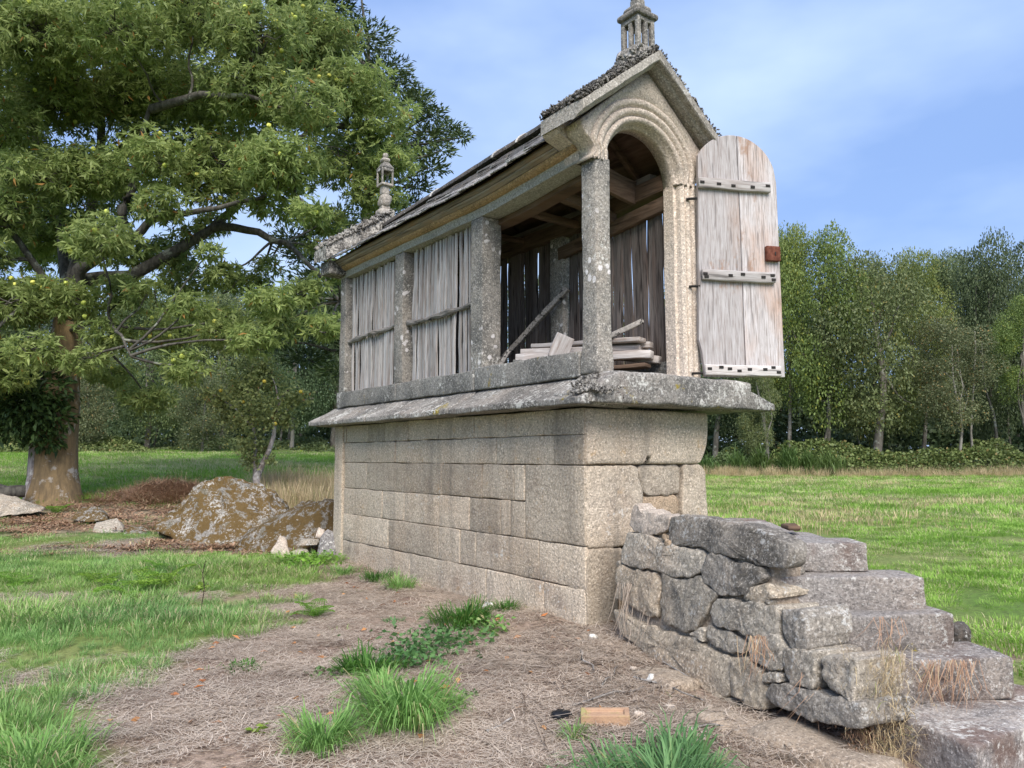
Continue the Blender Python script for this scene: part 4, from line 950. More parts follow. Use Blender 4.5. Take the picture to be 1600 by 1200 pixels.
# brick with a recessed face
p = gat(941, 4.12, 0.03)
V = []; F = []
bx, by, bz = .125, .06, .034
ringz = [((1, 1), -bz), ((1, 1), bz), ((.80, .62), bz), ((.76, .54), bz - .014)]
for (kx, ky), z in ringz:
    for sx2, sy2 in ((-1, -1), (1, -1), (1, 1), (-1, 1)): V.append((sx2 * bx * kx, sy2 * by * ky, z))
for r_ in range(3):
    for i in range(4): F.append([r_ * 4 + i, r_ * 4 + (i + 1) % 4, r_ * 4 + 4 + (i + 1) % 4, r_ * 4 + 4 + i])
F += [[3, 2, 1, 0], [12, 13, 14, 15]]
o = obj('brick', mesh('brick', V, F, M_brick), None, p, (R(3), R(-2), R(-6)))
bv = o.modifiers.new('bevel', 'BEVEL'); bv.width = .004; bv.segments = 2
tag(o, 'orange brick with recessed face lying on the soil before the stair', 'brick')
p = gat(876, 4.18, .02); tag(lump('plastic_scrap', p, (.055, .035, .025), M_black, 'x y z w', 'scrap', amp=.6, seg=8), 'crumpled black plastic scrap lying left of the brick', 'scrap')

# ------------------------------------------------------------------ foliage builders
def leaves(n_dirs, centers, length, width, seed=0, flat=0.0, droop=0.0, dirs=None):
    """one bent four-cornered leaf per centre; returns verts, faces, rnd"""
    r_ = np.random.default_rng(seed); n = len(centers)
    d = r_.normal(size=(n, 3)) if dirs is None else dirs.copy(); d[:, 2] *= (1 - flat); d[:, 2] -= droop
    d /= np.linalg.norm(d, axis=1, keepdims=True)
    q = r_.normal(size=(n, 3)); q[:, :2] *= (1 - flat * .6); q[:, 2] += flat * 1.2
    s = np.cross(d, q); s /= np.linalg.norm(s, axis=1, keepdims=True) + 1e-9
    L_ = length * r_.uniform(.7, 1.25, (n, 1)); W_ = width * r_.uniform(.7, 1.25, (n, 1)); nn_ = np.cross(s, d)
    c_ = np.asarray(centers)
    V = np.stack([c_, c_ + d * L_ * .45 + s * W_ * .5 + nn_ * L_ * .07, c_ + d * L_ - nn_ * L_ * .1, c_ + d * L_ * .45 - s * W_ * .5 + nn_ * L_ * .07], 1)
    F = np.arange(n * 4).reshape(n, 4)
    rn = np.repeat(r_.random(n), 4)
    return V.reshape(-1, 3), F, rn
def lobes_points(lobes, n, seed=0, shell=0.55, flatten=1.0):
    """points in ellipsoidal lobes, more near the outside"""
    r_ = np.random.default_rng(seed); lob = np.array([(*l[:3], *(l[3:] if len(l) > 4 else (l[3], l[3], l[3] * flatten))) for l in lobes], float)
    wgt = lob[:, 3] * lob[:, 4] + lob[:, 3] * lob[:, 5]; wgt /= wgt.sum()
    k = r_.choice(len(lob), n, p=wgt); d = r_.normal(size=(n, 3)); d /= np.linalg.norm(d, axis=1, keepdims=True)
    rad = shell + (1.08 - shell) * r_.random((n, 1)) ** 0.8
    rad = rad * (1 + 0.5 * fbm(d * 2.2 + k[:, None] * 3.3, 3)[:, None])
    return lob[k, :3] + d * rad * lob[k, 3:6], d, k
def leafmesh(name, V, F, rn, mat): return fast_mesh(name, V, F, mat, False, {'rnd': ('FLOAT', rn)})
def tubes_mesh(name, list_, mat, n=6):
    VV = []; FF = []; off = 0
    for pts, rad in list_:
        V, F = tube(pts, rad, n, close=False); VV += [tuple(v_) for v_ in V]; FF += [[q + off for q in f] for f in F]; off += len(V)
    return mesh(name, VV, FF, mat, True)
def wander(p0, p1, r0, r1, n=8, wob=0.12, seed=0, sag=0.0):
    p0 = Vector(p0); p1 = Vector(p1); L_ = (p1 - p0).length; pts = []; rad = []
    for i in range(n + 1):
        s = i / n; q = p0.lerp(p1, s)
        nv = Vector((vn(np.array([[seed + s * 2.5, 1.3, k]]))[0] for k in range(3))) * 2
        q = q + nv * wob * L_ * math.sin(math.pi * s) + Vector((0, 0, -sag * L_ * s * s))
        pts.append(q); rad.append(r0 + (r1 - r0) * s ** 0.8)
    return pts, rad

# ------------------------------------------------------------------ wood at the edge of the field
def crown(seed, nlobes, n, leaf, squat=1.0):
    r_ = random.Random(seed); lob = []
    for i in range(nlobes):
        z = r_.uniform(-0.9, 0.85); rr = math.sqrt(max(0.05, 1 - z * z)) * r_.uniform(0.35, 0.78); a_ = r_.uniform(0, 6.28)
        lob.append((rr * math.cos(a_), rr * math.sin(a_), z, r_.uniform(.2, .42)))
    c_, d, k = lobes_points(lob, n, seed, shell=0.68, flatten=.7)
    dd = d + np.random.default_rng(seed).normal(size=d.shape) * 0.9
    return leaves(0, c_, leaf, leaf * .62, seed, dirs=dd, flat=.2), lob
crowns = []
for k in range(6):
    (V, F, rn), lob = crown(100 + k, 36 + 3 * k, 25000, 0.040); crowns.append((V, F, rn, lob))
cr_mesh = {}
def wood_tree(px, d, top, hw, mat, variant, bottom=640, trunk_mat=None, label='', group=None, trunk_r=0.16, lean=0.0, seed=None):
    p = gat(px, d); ztop = at(px, top, d).z; zbot = 1.3 + (715 - min(705, bottom + 30)) / 1205 * d; rw = hw / 1205 * d
    zbot = max(zbot, p.z + 0.2)
    T = thing('tree', label, 'tree', p, group=group)
    key = (variant, mat.name)
    if key not in cr_mesh:
        V, F, rn, lob = crowns[variant]; cr_mesh[key] = leafmesh('crown', V, F, rn, mat)
    sz = (ztop - zbot) / 2 / 1.05
    rz = random.uniform(0, 6.28)
    obj('crown', cr_mesh[key], T, (lean, 0, (ztop + zbot) / 2 - p.z), (0, 0, rz), (rw, rw, sz))
    seed = seed or px; H = (ztop + zbot) / 2 - p.z
    tl = [wander((0, 0, -.2), (lean, 0, H + sz * .5), trunk_r, trunk_r * .3, 8, 0.05, seed)]
    main = tl[0][0]
    for i in range(7):
        lx, ly, lz, lr = crowns[variant][3][i * 3]; c_, s_ = math.cos(rz), math.sin(rz)
        e_ = Vector((lean + (lx * c_ - ly * s_) * rw, (lx * s_ + ly * c_) * rw, H + lz * sz)); b_ = main[min(8, 3 + i // 2)]
        tl.append(wander(b_, e_, trunk_r * .4, trunk_r * .08, 5, .12, seed + i))
    obj('trunk', tubes_mesh('trunk', tl, trunk_mat or M_greybark, 7), T)
    return T
WG = 'trees of the wood behind the field'
TL = [ # px, dist, top, half width, material, variant, bottom, trunk, radius, label
 (1290, 43.5, 352, 78, M_oakB, 0, 640, M_greybark, .16, 'bright yellow-green tree just right of the open door'),
 (1372, 42.5, 372, 100, M_oakA, 1, 655, M_greybark, .30, 'big rounded green tree with thick grey trunk right of the door'),
 (1232, 45.0, 348, 62, M_oakB, 2, 600, M_birch, .14, 'tall bright green tree half hidden behind the open door'),
 (1440, 46.0, 384, 62, M_oakB, 3, 640, M_greybark, .15, 'light green tree right of the big rounded tree'),
 (1497, 40.5, 492, 72, M_oakD, 4, 640, M_birch, .10, 'young grey-green tree with pale thin trunk and drooping crown'),
 (1560, 46.0, 372, 66, M_oakC, 5, 670, M_greybark, .2, 'dark tall tree near the right edge'),
 (1612, 41.5, 462, 52, M_oakB, 0, 600, M_greybark, .14, 'yellowish tree at the right edge of the wood'),
 (1500, 52.0, 398, 62, M_oakA, 2, 600, M_greybark, .2, 'dull green tree behind the young grey-green tree'),
 (1665, 45.0, 355, 80, M_oakC, 3, 660, M_greybark, .2, 'dark tree just beyond the right edge'),
 (1200, 41.0, 560, 34, M_oakA, 4, 690, M_birch, .14, 'slender tree with leaning pale trunk under the slab tip'),
 (-20, 41.0, 430, 80, M_oakC, 1, 660, M_greybark, .2, 'dark tree at the far left edge behind the chestnut'),
 (130, 38.0, 520, 62, M_oakD, 4, 690, M_greybark, .1, 'olive tree just right of the chestnut trunk'),
 (228, 42.0, 445, 78, M_oakA, 2, 660, M_greybark, .18, 'mid green tree right of the chestnut beyond the field'),
 (316, 37.5, 575, 58, M_oakD, 5, 700, M_birch, .08, 'low greyish willow left of the small apple tree'),
 (345, 43.0, 452, 76, M_oakA, 0, 640, M_greybark, .2, 'green tree behind the greyish willow'),
 (455, 41.0, 455, 70, M_oakC, 3, 640, M_birch, .13, 'dark tree with pale straight trunk right of the apple tree'),
 (520, 43.0, 430, 70, M_oakC, 5, 640, M_greybark, .18, 'dark tree beside the far end of the granary'),
 (620, 44.0, 420, 80, M_oakC, 1, 640, M_greybark, .2, 'dark tree hidden behind the granary'),
 (1120, 45.0, 430, 80, M_oakC, 4, 640, M_greybark, .2, 'shaded tree seen below the corner slab'),
]
for (px_, d_, tp, hw, mt, vr, bt, tm, tr_, lb) in TL: wood_tree(px_, d_, tp, hw, mt, vr, bt, tm, lb, WG, tr_, lean=(-0.5 if px_ == 1200 else 0))
random.seed(5)
back = [(-120, 54), (-40, 56), (50, 54), (120, 57), (190, 55), (262, 58), (330, 56), (400, 58), (470, 56), (540, 58), (1080, 57), (1150, 55), (1215, 58), (1300, 60), (1390, 58), (1455, 60), (1530, 57), (1590, 60), (1660, 56), (1730, 58), (700, 58), (820, 60), (940, 58)]
for i, (px_, d_) in enumerate(back):
    left = px_ < 800; tp = random.uniform(425, 470) if left else random.uniform(392, 430)
    wood_tree(px_, d_, tp, random.uniform(52, 66), (M_oakC, M_oakA, M_oakC)[i % 3], i % 6, 650, M_greybark,
              'dark tree deep in the wood behind the front row of trees', 'trees deep in the wood', .16)
# slim trunks standing in the shade of the wood
random.seed(9)
for i in range(18):
    px_ = random.choice((random.uniform(180, 545), random.uniform(1100, 1600))); d_ = random.uniform(42, 50); p = gat(px_, d_)
    Hh = random.uniform(5, 8); pts, rad = wander((0, 0, -.2), (random.uniform(-.7, .7), 0, Hh), random.uniform(.06, .11), .04, 7, .05, i * 3.3)
    o = obj('bare_trunk', tubes_mesh('bare_trunk', [(pts, rad)], random.choice((M_birch, M_greybark, M_greybark)), 6), None, p)
    tag(o, 'slim bare trunk standing in the shade at the edge of the wood', 'tree trunk', 'slim trunks in the shade of the wood')
def leafmass(name, n, fx, leaf, mat, label, seed, aspect=.7):
    r_ = np.random.default_rng(seed); P = fx(r_, n); V, F, rn = leaves(0, P, leaf, leaf * aspect, seed, flat=.35)
    return kind(obj(name, leafmesh(name, V, F, rn, mat)), 'stuff', label)
def bank(px0, px1, d0, d1, hgt, seed, lump_=1.0):
    def fx(r_, n):
        px = r_.uniform(px0, px1, n); d = d0 + (d1 - d0) * r_.random(n); x = (px - 800) / 1205 * d
        k = (d - d0) / (d1 - d0); prof_ = np.sin(np.clip(k * 1.9, 0, math.pi / 2)) 
        hh = hgt * (0.65 + 0.8 * fbm2(x, d, .45, 4, seed) * lump_) * prof_ 
        e_ = np.minimum(1, np.minimum(px - px0, px1 - px) / 60.0)
        return np.column_stack([x, d, terr(x, d) + np.maximum(0.03, hh * e_) * (1 - 0.35 * r_.random(n) ** 2)])
    return fx
leafmass('bramble_bank', 26000, bank(1150, 1850, 38.5, 43, 1.9, 4), .17, M_bramble, 'tangled bank of brambles before the wood on the right', 4)
leafmass('bramble_bank', 14000, bank(-200, 240, 36, 40, 1.35, 5), .15, M_bramble, 'low bramble bank behind the chestnut trunk', 5)
leafmass('undergrowth', 9000, bank(210, 560, 40, 44, 0.9, 6), .16, M_oakA, 'low green undergrowth below the wood on the left', 6)
leafmass('undergrowth', 75000, bank(-400, 1900, 45, 54, 6.2, 7, .8), .36, M_oakC, 'dark shrub layer filling the depth of the wood', 7)
leafmass('undergrowth', 45000, bank(-500, 2000, 62, 70, 9.5, 8, .5), .62, M_oakC, 'dark far trees closing the back of the wood', 8)
leafmass('undergrowth', 6000, bank(1090, 1215, 40.5, 44, 2.2, 9), .16, M_oakA, 'green undergrowth behind the broom bushes', 9)

# upright blade builder -----------------------------------------------------
def blades(base, length, width, lean, seed=0, curve=0.5, spread=None):
    r_ = np.random.default_rng(seed); n = len(base); a_ = r_.uniform(0, 2 * np.pi, n)
    out_ = np.column_stack([np.cos(a_), np.sin(a_), np.zeros(n)]) if spread is None else spread
    L_ = length * r_.uniform(.55, 1.15, n)[:, None] if np.ndim(length) == 0 else np.asarray(length)[:, None] * r_.uniform(.7, 1.15, n)[:, None]
    ln = (lean * r_.uniform(.2, 1.3, n))[:, None]
    side = np.column_stack([-out_[:, 1], out_[:, 0], np.zeros(n)]); tw = r_.uniform(-.7, .7, n)[:, None]; side = side * np.cos(tw) + out_ * np.sin(tw)
    up = np.array([0, 0, 1.0]); w_ = width * r_.uniform(.6, 1.3, n)[:, None] / 2
    b_ = np.asarray(base)
    m1 = b_ + L_ * (.38 * up * np.cos(ln) + out_ * .38 * np.sin(ln * .6)); m2 = m1 + L_ * (.34 * up * np.cos(ln * 1.3) + out_ * .34 * np.sin(ln * 1.3 + curve * .3))
    tp_ = m2 + L_ * (.28 * up * np.cos(ln * 1.6 + curve) + out_ * .28 * np.sin(ln * 1.6 + curve))
    V = np.stack([b_ - side * w_ * .8, b_ + side * w_ * .8, m1 - side * w_, m1 + side * w_, m2 - side * w_ * .75, m2 + side * w_ * .75, tp_], 1)
    q = (np.arange(n) * 7)[:, None, None]
    F = np.array([(0, 1, 3), (0, 3, 2), (2, 3, 5), (2, 5, 4), (4, 5, 6)])[None] + q
    return V.reshape(-1, 3), F.reshape(-1, 3), np.repeat(r_.random(n), 7)
def grassmat(name, c0, c1, dry, dryp=0.88, posdry=0.0, posn=0.6, trans=.35, tint=None):
    m = bpy.data.materials.new(name); m.use_nodes = True; t = m.node_tree; t.nodes.clear()
    o = N(t, 'ShaderNodeOutputMaterial'); b = N(t, 'ShaderNodeBsdfPrincipled'); tr = N(t, 'ShaderNodeBsdfTranslucent'); ms = N(t, 'ShaderNodeMixShader'); ms.inputs[0].default_value = trans
    b.inputs['Roughness'].default_value = .6; b.inputs['Specular IOR Level'].default_value = .3
    a = N(t, 'ShaderNodeAttribute'); a.attribute_name = 'rnd'; g_ = N(t, 'ShaderNodeNewGeometry'); pos = g_.outputs['Position']
    c = mix(t, a.outputs['Fac'], c0, c1)
    if tint: c = mix(t, ramp(t, noise(t, pos, posn * .7, 4), .42, .62), c, tint)
    mp_ = N(t, 'ShaderNodeMapping'); mp_.inputs['Scale'].default_value = (.35, 1.0, 1.0); t.links.new(pos, mp_.inputs['Vector'])
    f1 = math_(t, 'ADD', a.outputs['Fac'], math_(t, 'MULTIPLY', math_(t, 'SUBTRACT', noise(t, mp_.outputs[0], posn, 4), .5), posdry))
    c = mix(t, ramp(t, f1, dryp, dryp + .04), c, dry)
    hs = N(t, 'ShaderNodeHueSaturation'); t.links.new(c, hs.inputs['Color']); t.links.new(math_(t, 'ADD', math_(t, 'MULTIPLY', noise(t, pos, 1.7, 3), .7), .65), hs.inputs['Value'])
    t.links.new(hs.outputs[0], b.inputs['Base Color']); t.links.new(hs.outputs[0], tr.inputs['Color'])
    t.links.new(b.outputs[0], ms.inputs[1]); t.links.new(tr.outputs[0], ms.inputs[2]); t.links.new(ms.outputs[0], o.inputs[0]); return m
M_gL = grassmat('grass_left', (0.18, 0.33, 0.06), (0.37, 0.51, 0.16), (0.56, 0.49, 0.30), .82, .9, .8, tint=(0.19, 0.35, 0.11))
M_gF = grassmat('grass_field', (0.19, 0.35, 0.05), (0.34, 0.53, 0.10), (0.58, 0.52, 0.30), .74, 2.2, .28)
M_gC = grassmat('grass_clump', (0.13, 0.27, 0.06), (0.28, 0.47, 0.14), (0.48, 0.42, 0.22), .91, .3, 2.0)
M_gB = grassmat('grass_clump_blue', (0.09, 0.20, 0.07), (0.20, 0.36, 0.14), (0.36, 0.34, 0.14), .96, .2, 2.0)
M_gD = grassmat('grass_clump_dark', (0.035, 0.11, 0.018), (0.10, 0.24, 0.035), (0.30, 0.28, 0.1), .96, .2, 2.0)
M_dry = grassmat('dry_grass', (0.40, 0.30, 0.17), (0.62, 0.50, 0.30), (0.25, 0.28, 0.08), .93, .3, 1.0, trans=.2)
M_straw = grassmat('straw', (0.43, 0.345, 0.27), (0.68, 0.58, 0.48), (0.22, 0.15, 0.11), .84, .6, 2.2, trans=.1)
M_twig = grassmat('twig', (0.26, 0.20, 0.15), (0.42, 0.35, 0.29), (0.10, 0.07, 0.05), .75, .4, 2.0, trans=.0)
M_brown = grassmat('bracken_brown', (0.26, 0.15, 0.09), (0.44, 0.28, 0.18), (0.42, 0.33, 0.2), .85, .3, 1.0, trans=.1)

# broom bushes --------------------------------------------------------------
BG = 'broom bushes at the foot of the wood'
for i, (px_, d_, h_, w_, lb) in enumerate(((1105, 39.5, 1.2, .7, 'olive broom bush nearest the granary wall'), (1150, 39.8, 1.5, .7, 'broom bush under the slab tip'), (1188, 39.4, 1.7, .6, 'tall broom bush beside the leaning pale trunk'),
                                    (1232, 39.0, 1.9, .7, 'brightest green broom bush right of the leaning trunk'), (1262, 38.8, 1.6, .6, 'bright broom bush below the birch trunks'), (1296, 39.0, 1.5, .9, 'small broom bush at the start of the bramble bank'))):
    n = 520; r_ = np.random.default_rng(i + 50); b_ = np.column_stack([r_.normal(0, w_ * .35, n), r_.normal(0, w_ * .3, n), r_.uniform(0, h_ * .45, n)])
    b_[:, 2] *= (0.4 + 1.1 * r_.random(n)) * (1 - np.abs(b_[:, 0]) / w_ * .7); V, F, rn = blades(b_, h_ * .6, .03, .5, i); o = obj('broom_bush', leafmesh('broom_bush', V, F, rn, M_broom), None, gat(px_, d_)); tag(o, lb, 'bush', BG)

# ------------------------------------------------------------------ the big chestnut
random.seed(11)
CH = thing('chestnut_tree', 'huge spreading sweet chestnut with yellow-green burrs and mossy trunk on the left', 'tree', at(85, 779, 15.0))
co = CH.location.copy()
def rel(px, py, d): return at(px, py, d) - co
# trunk with buttressed foot
pts = [rel(84, 800, 15), rel(85, 779, 15), rel(87, 740, 15), rel(90, 690, 15), rel(94, 640, 15), rel(97, 600, 15), rel(100, 560, 15.05), rel(104, 520, 15.1), rel(108, 470, 15.2)]
V, F = tube(pts, [.60, .47, .39, .36, .335, .32, .30, .27, .21], 26, close=False); V = np.array(V)
V = disp(V, .10, 2.4, 2, 3); V = disp(V, .03, 12, 5, 3); obj('trunk', mesh('trunk', V, F, M_bark, True), CH)
pts = [rel(52, 790, 14.8), rel(55, 745, 14.8), rel(58, 700, 14.85), rel(62, 640, 14.9), rel(70, 560, 15)]
V, F = tube(pts, [.20, .15, .135, .12, .10], 14, close=False); obj('trunk', mesh('trunk', disp(np.array(V), .05, 4, 6), F, M_palebark, True), CH)
limbs = [
 [(104, 520, 15.1), (112, 440, 15), (135, 360, 15.2), (150, 280, 15.4), (160, 180, 15.5), (170, 60, 15.6), (190, -60, 15.8)],
 [(104, 500, 15), (122, 425, 14.6), (165, 388, 14.2), (192, 345, 14.0), (200, 300, 14), (215, 240, 14), (235, 170, 14)],
 [(160, 390, 14.2), (215, 366, 13.9), (245, 342, 13.8), (290, 336, 13.6), (340, 322, 13.4), (400, 310, 13.3), (460, 285, 13.2)],
 [(120, 440, 15), (200, 430, 15), (270, 392, 15), (330, 355, 15), (370, 318, 15), (430, 250, 15.2), (500, 190, 15.3)],
 [(330, 355, 15), (400, 362, 14.8), (450, 382, 14.6), (500, 430, 14.4), (528, 475, 14.3)],
 [(104, 500, 15), (60, 420, 14.6), (20, 360, 14.2), (-30, 320, 14), (-90, 280, 14)],
 [(108, 470, 15.2), (90, 330, 16), (60, 220, 16.5), (30, 110, 16.8), (10, 0, 17)],
 [(150, 280, 15.4), (220, 200, 16), (300, 120, 16.4), (380, 60, 16.6), (450, 10, 16.6)],
 [(160, 180, 15.5), (100, 100, 14.6), (60, 40, 14), (40, -40, 13.8)],
 [(104, 520, 15.1), (160, 500, 13.8), (190, 520, 13), (200, 560, 12.6)],
 [(112, 440, 15), (40, 470, 13.6), (-10, 520, 13), (-40, 560, 12.8)],
 [(235, 170, 14), (310, 150, 13.4), (380, 150, 13), (450, 170, 12.9)],
 [(500, 190, 15.3), (560, 200, 15.5), (610, 230, 15.6)],
]
lm = []
for i, l in enumerate(limbs):
    P_ = [rel(*q) for q in l]; n_ = (len(P_) - 1) * 4; pp = []
    for k in range(n_ + 1):
        s = k / 4; a_ = min(int(s), len(P_) - 2); pp.append(P_[a_].lerp(P_[a_ + 1], s - a_) + Vector([0.10 * float(vn(np.array([[i * 9.1 + s * 1.7, j * 5., 0.]]))[0]) for j in range(3)]))
    r0 = .15 if i in (0, 1, 3, 6) else .05 if i in (9, 10) else .09
    lm.append((pp, [r0 * (1 - .75 * k / n_) for k in range(n_ + 1)]))
obj('limb', tubes_mesh('limb', lm, M_limb, 8), CH)
LB = [(60, 60, 95), (180, 40, 90), (300, 30, 85), (410, 45, 75), (480, 70, 60), (550, 130, 50), (590, 185, 50), (618, 250, 38), (585, 305, 38), (540, 250, 55), (480, 160, 70), (400, 140, 80), (300, 140, 80), (200, 150, 80), (90, 160, 80),
      (20, 200, 70), (60, 280, 70), (150, 270, 70), (250, 250, 75), (350, 240, 75), (440, 250, 70), (510, 345, 36), (430, 320, 45), (340, 305, 50), (250, 320, 50), (150, 360, 60), (50, 380, 70), (0, 330, 60), (30, 470, 65), (110, 470, 55),
      (170, 520, 45), (60, 545, 48), (0, 560, 60), (230, 460, 45), (300, 480, 40), (360, 500, 36), (420, 470, 38), (470, 460, 36), (505, 510, 36), (420, 415, 26), (175, 585, 32), (505, 440, 26), (-70, 100, 90), (-80, 250, 90), (-70, 400, 80), (-80, 540, 70),
      (50, -60, 100), (200, -80, 100), (340, -60, 90), (450, -30, 60), (120, -170, 110), (280, -170, 100), (-60, -50, 100), (200, -280, 110), (60, -280, 100), (530, 420, 22), (280, 410, 30), (330, 395, 20), (300, 575, 45), (230, 620, 40), (255, 395, 36), (290, 440, 42), (345, 430, 34), (390, 440, 34), (350, 520, 46), (400, 530, 40), (440, 505, 36), (270, 520, 46), (210, 400, 40), (190, 450, 40), (330, 350, 34), (300, 370, 30), (480, 330, 34), (180, 310, 45), (130, 560, 36), (485, 385, 18)]
lobW = []; r_ = random.Random(4)
edge = {(550, 130), (590, 185), (618, 250), (585, 305), (480, 70), (540, 250)}
for (x, y, rr) in LB:
    for rep in range(2 if rr > 55 else 1):
        d = 15 + (r_.uniform(-2.6, 2.6) if (x, y) not in edge else r_.uniform(-.8, .8)); 
        if y > 400: d = r_.uniform(12.6, 15.5)
        q = rel(x + (r_.uniform(-20, 20) if rep else 0), y + (r_.uniform(-20, 20) if rep else 0), d); lobW.append((q.x, q.y, q.z, rr / 1205 * d * (1.22 if (x, y) in edge else .95)))
nR = 60000
ctrs, dr, kk = lobes_points(lobW, nR, 77, shell=.35, flatten=.62)
# clumping: thin out with noise so that gaps open between sprays
keep = fbm(ctrs * 1.1 + 5, 3) > -0.28; ctrs = ctrs[keep]; dr = dr[keep]; kk = kk[keep]; nR = len(ctrs)
r_ = np.random.default_rng(8); nl = 8
ax = dr * 0.8 + r_.normal(size=(nR, 3)) * .35 + np.array([0, 0, .15]); ax /= np.linalg.norm(ax, axis=1, keepdims=True)
t1 = np.cross(ax, r_.normal(size=(nR, 3))); t1 /= np.linalg.norm(t1, axis=1, keepdims=True); t2 = np.cross(ax, t1)
ph = (np.arange(nl) / nl * 2 * np.pi)[None, :] + r_.uniform(0, 6.28, (nR, 1)) + r_.normal(0, .25, (nR, nl)); el = r_.uniform(.1, .9, (nR, nl))
D3 = (t1[:, None] * np.cos(ph)[..., None] + t2[:, None] * np.sin(ph)[..., None]) + ax[:, None] * el[..., None]; D3[..., 2] -= .55
cc = np.repeat(ctrs, nl, 0) + r_.normal(0, .012, (nR * nl, 3)); D3 = D3.reshape(-1, 3)
szr = np.repeat(r_.uniform(.6, 1.2, nR), nl)[:, None]; V, F, rn = leaves(0, cc, .148 * szr, .037 * szr, 9, dirs=D3); rn = np.clip(np.repeat(np.repeat(r_.random(nR), nl), 4) * .6 + rn * .4, 0, 1)
ob = np.repeat(r_.random(nR * nl) > .99, 4); rn = np.where(ob, 1.0, np.minimum(rn, .98))
obj('foliage', leafmesh('foliage', V, F, rn, M_chest), CH)
# fine twigs from the lobe hearts to the leaf sprays
tw = []; idx = rng.choice(nR, 1500, replace=False)
for j in idx:
    L_ = lobW[kk[j]]; a_ = Vector(L_[:3]) + Vector((rng.normal(0, .15), rng.normal(0, .15), rng.normal(0, .12))); b_ = Vector(ctrs[j])
    tw.append(wander(a_, b_, .016, .006, 4, .18, j * .37))
tw2 = []
for L_ in lobW:
    c_ = Vector(L_[:3]); bd = min((q for l in lm for q in l[0]), key=lambda q: (q - c_).length + 0.8 * max(0, q.z - c_.z))
    tw.append(wander(bd, c_, .03, .012, 7, .09, L_[0] * 3))
kind(obj('branchlets', tubes_mesh('branchlets', tw, M_limb, 4), CH), 'stuff')
# spiny burrs, light yellow-green
bm = bmesh.new(); bmesh.ops.create_icosphere(bm, subdivisions=2, radius=.040)
for v_ in bm.verts: v_.co *= 1 + random.uniform(-.12, .18)
me = bpy.data.meshes.new('burr'); bm.to_mesh(me); bm.free(); me.materials.append(M_burr)
a = me.attributes.new('rnd', 'FLOAT', 'POINT'); a.data.foreach_set('value', [random.random() for _ in me.vertices])
sc_front = ctrs[:, 1] + fbm(ctrs * .5, 2) * 2
cand = np.argsort(sc_front)[: int(nR * .55)]; cand = rng.choice(cand, 290, replace=False)
for j in cand:
    p = ctrs[j] + dr[j] * .05 + np.array([0, -.07, .03]); obj('burr', me, CH, tuple(p), (random.uniform(0, 6), random.uniform(0, 6), 0), (1, 1, 1))
# ivy and shoots on the second stem
IV = thing('ivy_thicket', 'dense dark ivy and leafy shoots wrapped round the left stem of the chestnut', 'ivy', at(55, 775, 14.5))
lob = [(*(at(x, y, d) - IV.location), r_ / 1205 * 14.5) for x, y, r_, d in ((75, 610, 40, 14.6), (40, 630, 45, 14.3), (5, 650, 40, 14.2), (60, 670, 32, 14.4), (85, 650, 26, 14.5), (20, 600, 40, 14.6), (-40, 640, 50, 14.4), (78, 690, 16, 14.5))]
c_, d_, k_ = lobes_points(lob, 3600, 3, .4); V, F, rn = leaves(0, c_, .15, .06, 3, dirs=d_ + np.array([0, 0, -.5]) + rng.normal(size=d_.shape) * .4)
obj('foliage', leafmesh('foliage', V, F, rn, M_ivy), IV)
# fallen logs left of the trunk
for (a_, b_, r0, lb) in (((-30, 772, 14), (40, 768, 14.3), .13, 'dark fallen log at the left edge before the chestnut'), ((-20, 752, 14.6), (22, 770, 14.2), .07, 'thin fallen branch behind the broad grey rock')):
    pts, rad = wander(at(*a_), at(*b_), r0, r0 * .8, 6, .03, r0 * 9); V, F = tube(pts, rad, 10); o = obj('log', mesh('log', disp(np.array(V), .04, 5, 1), F, M_limb, True)); tag(o, lb, 'log')

# ------------------------------------------------------------------ cypress behind the chestnut
CY = thing('cypress_tree', 'dark cypress with flat layered sprays behind the chestnut crown', 'tree', gat(560, 23))
cyo = CY.location.copy()
cl = [(600, 110, 40), (625, 135, 30), (640, 165, 34), (675, 180, 24), (700, 205, 26), (665, 215, 34), (640, 240, 34), (672, 262, 26), (650, 290, 26), (635, 318, 22), (610, 330, 30), (560, 60, 50), (540, 140, 60), (560, 240, 60), (520, 350, 50), (480, 395, 40), (455, 372, 26), (500, 440, 45), (450, 500, 38), (500, 520, 40), (540, 470, 40),
      (430, 535, 30), (480, 560, 34), (600, 400, 50), (620, 470, 40), (500, 10, 60), (560, -60, 60), (655, 150, 20), (722, 215, 14), (690, 235, 20), (570, 540, 40), (530, 580, 30)]
lob = []; r_ = random.Random(2)
for x, y, rr in cl:
    d = 23 + r_.uniform(-1.5, 1.5); q = at(x, y, d) - cyo; w_ = rr / 1205 * d; lob.append((q.x, q.y, q.z, w_ * 1.1, w_ * 1.1, w_ * .42))
c_, d_, k_ = lobes_points(lob, 22000, 12, .25)
dd = d_ * np.array([1, 1, .3]) + rng.normal(size=d_.shape) * .35 + np.array([0, 0, .15]); V, F, rn = leaves(0, c_, .22, .055, 12, dirs=dd)
obj('foliage', leafmesh('foliage', V, F, rn, M_cyp), CY)
tl = [wander((0, 0, -.2), (.1, 0, 12.5), .35, .08, 10, .02, 3)]; main = tl[0][0]
for l in lob:
    e_ = Vector(l[:3]); z = max(.8, e_.z - .6); b_ = min(main, key=lambda q: abs(q.z - z)); tl.append(wander(b_, e_, .07, .02, 6, .08, l[0] * 5, 0))
obj('trunk', tubes_mesh('trunk', tl, M_limb, 7), CY)

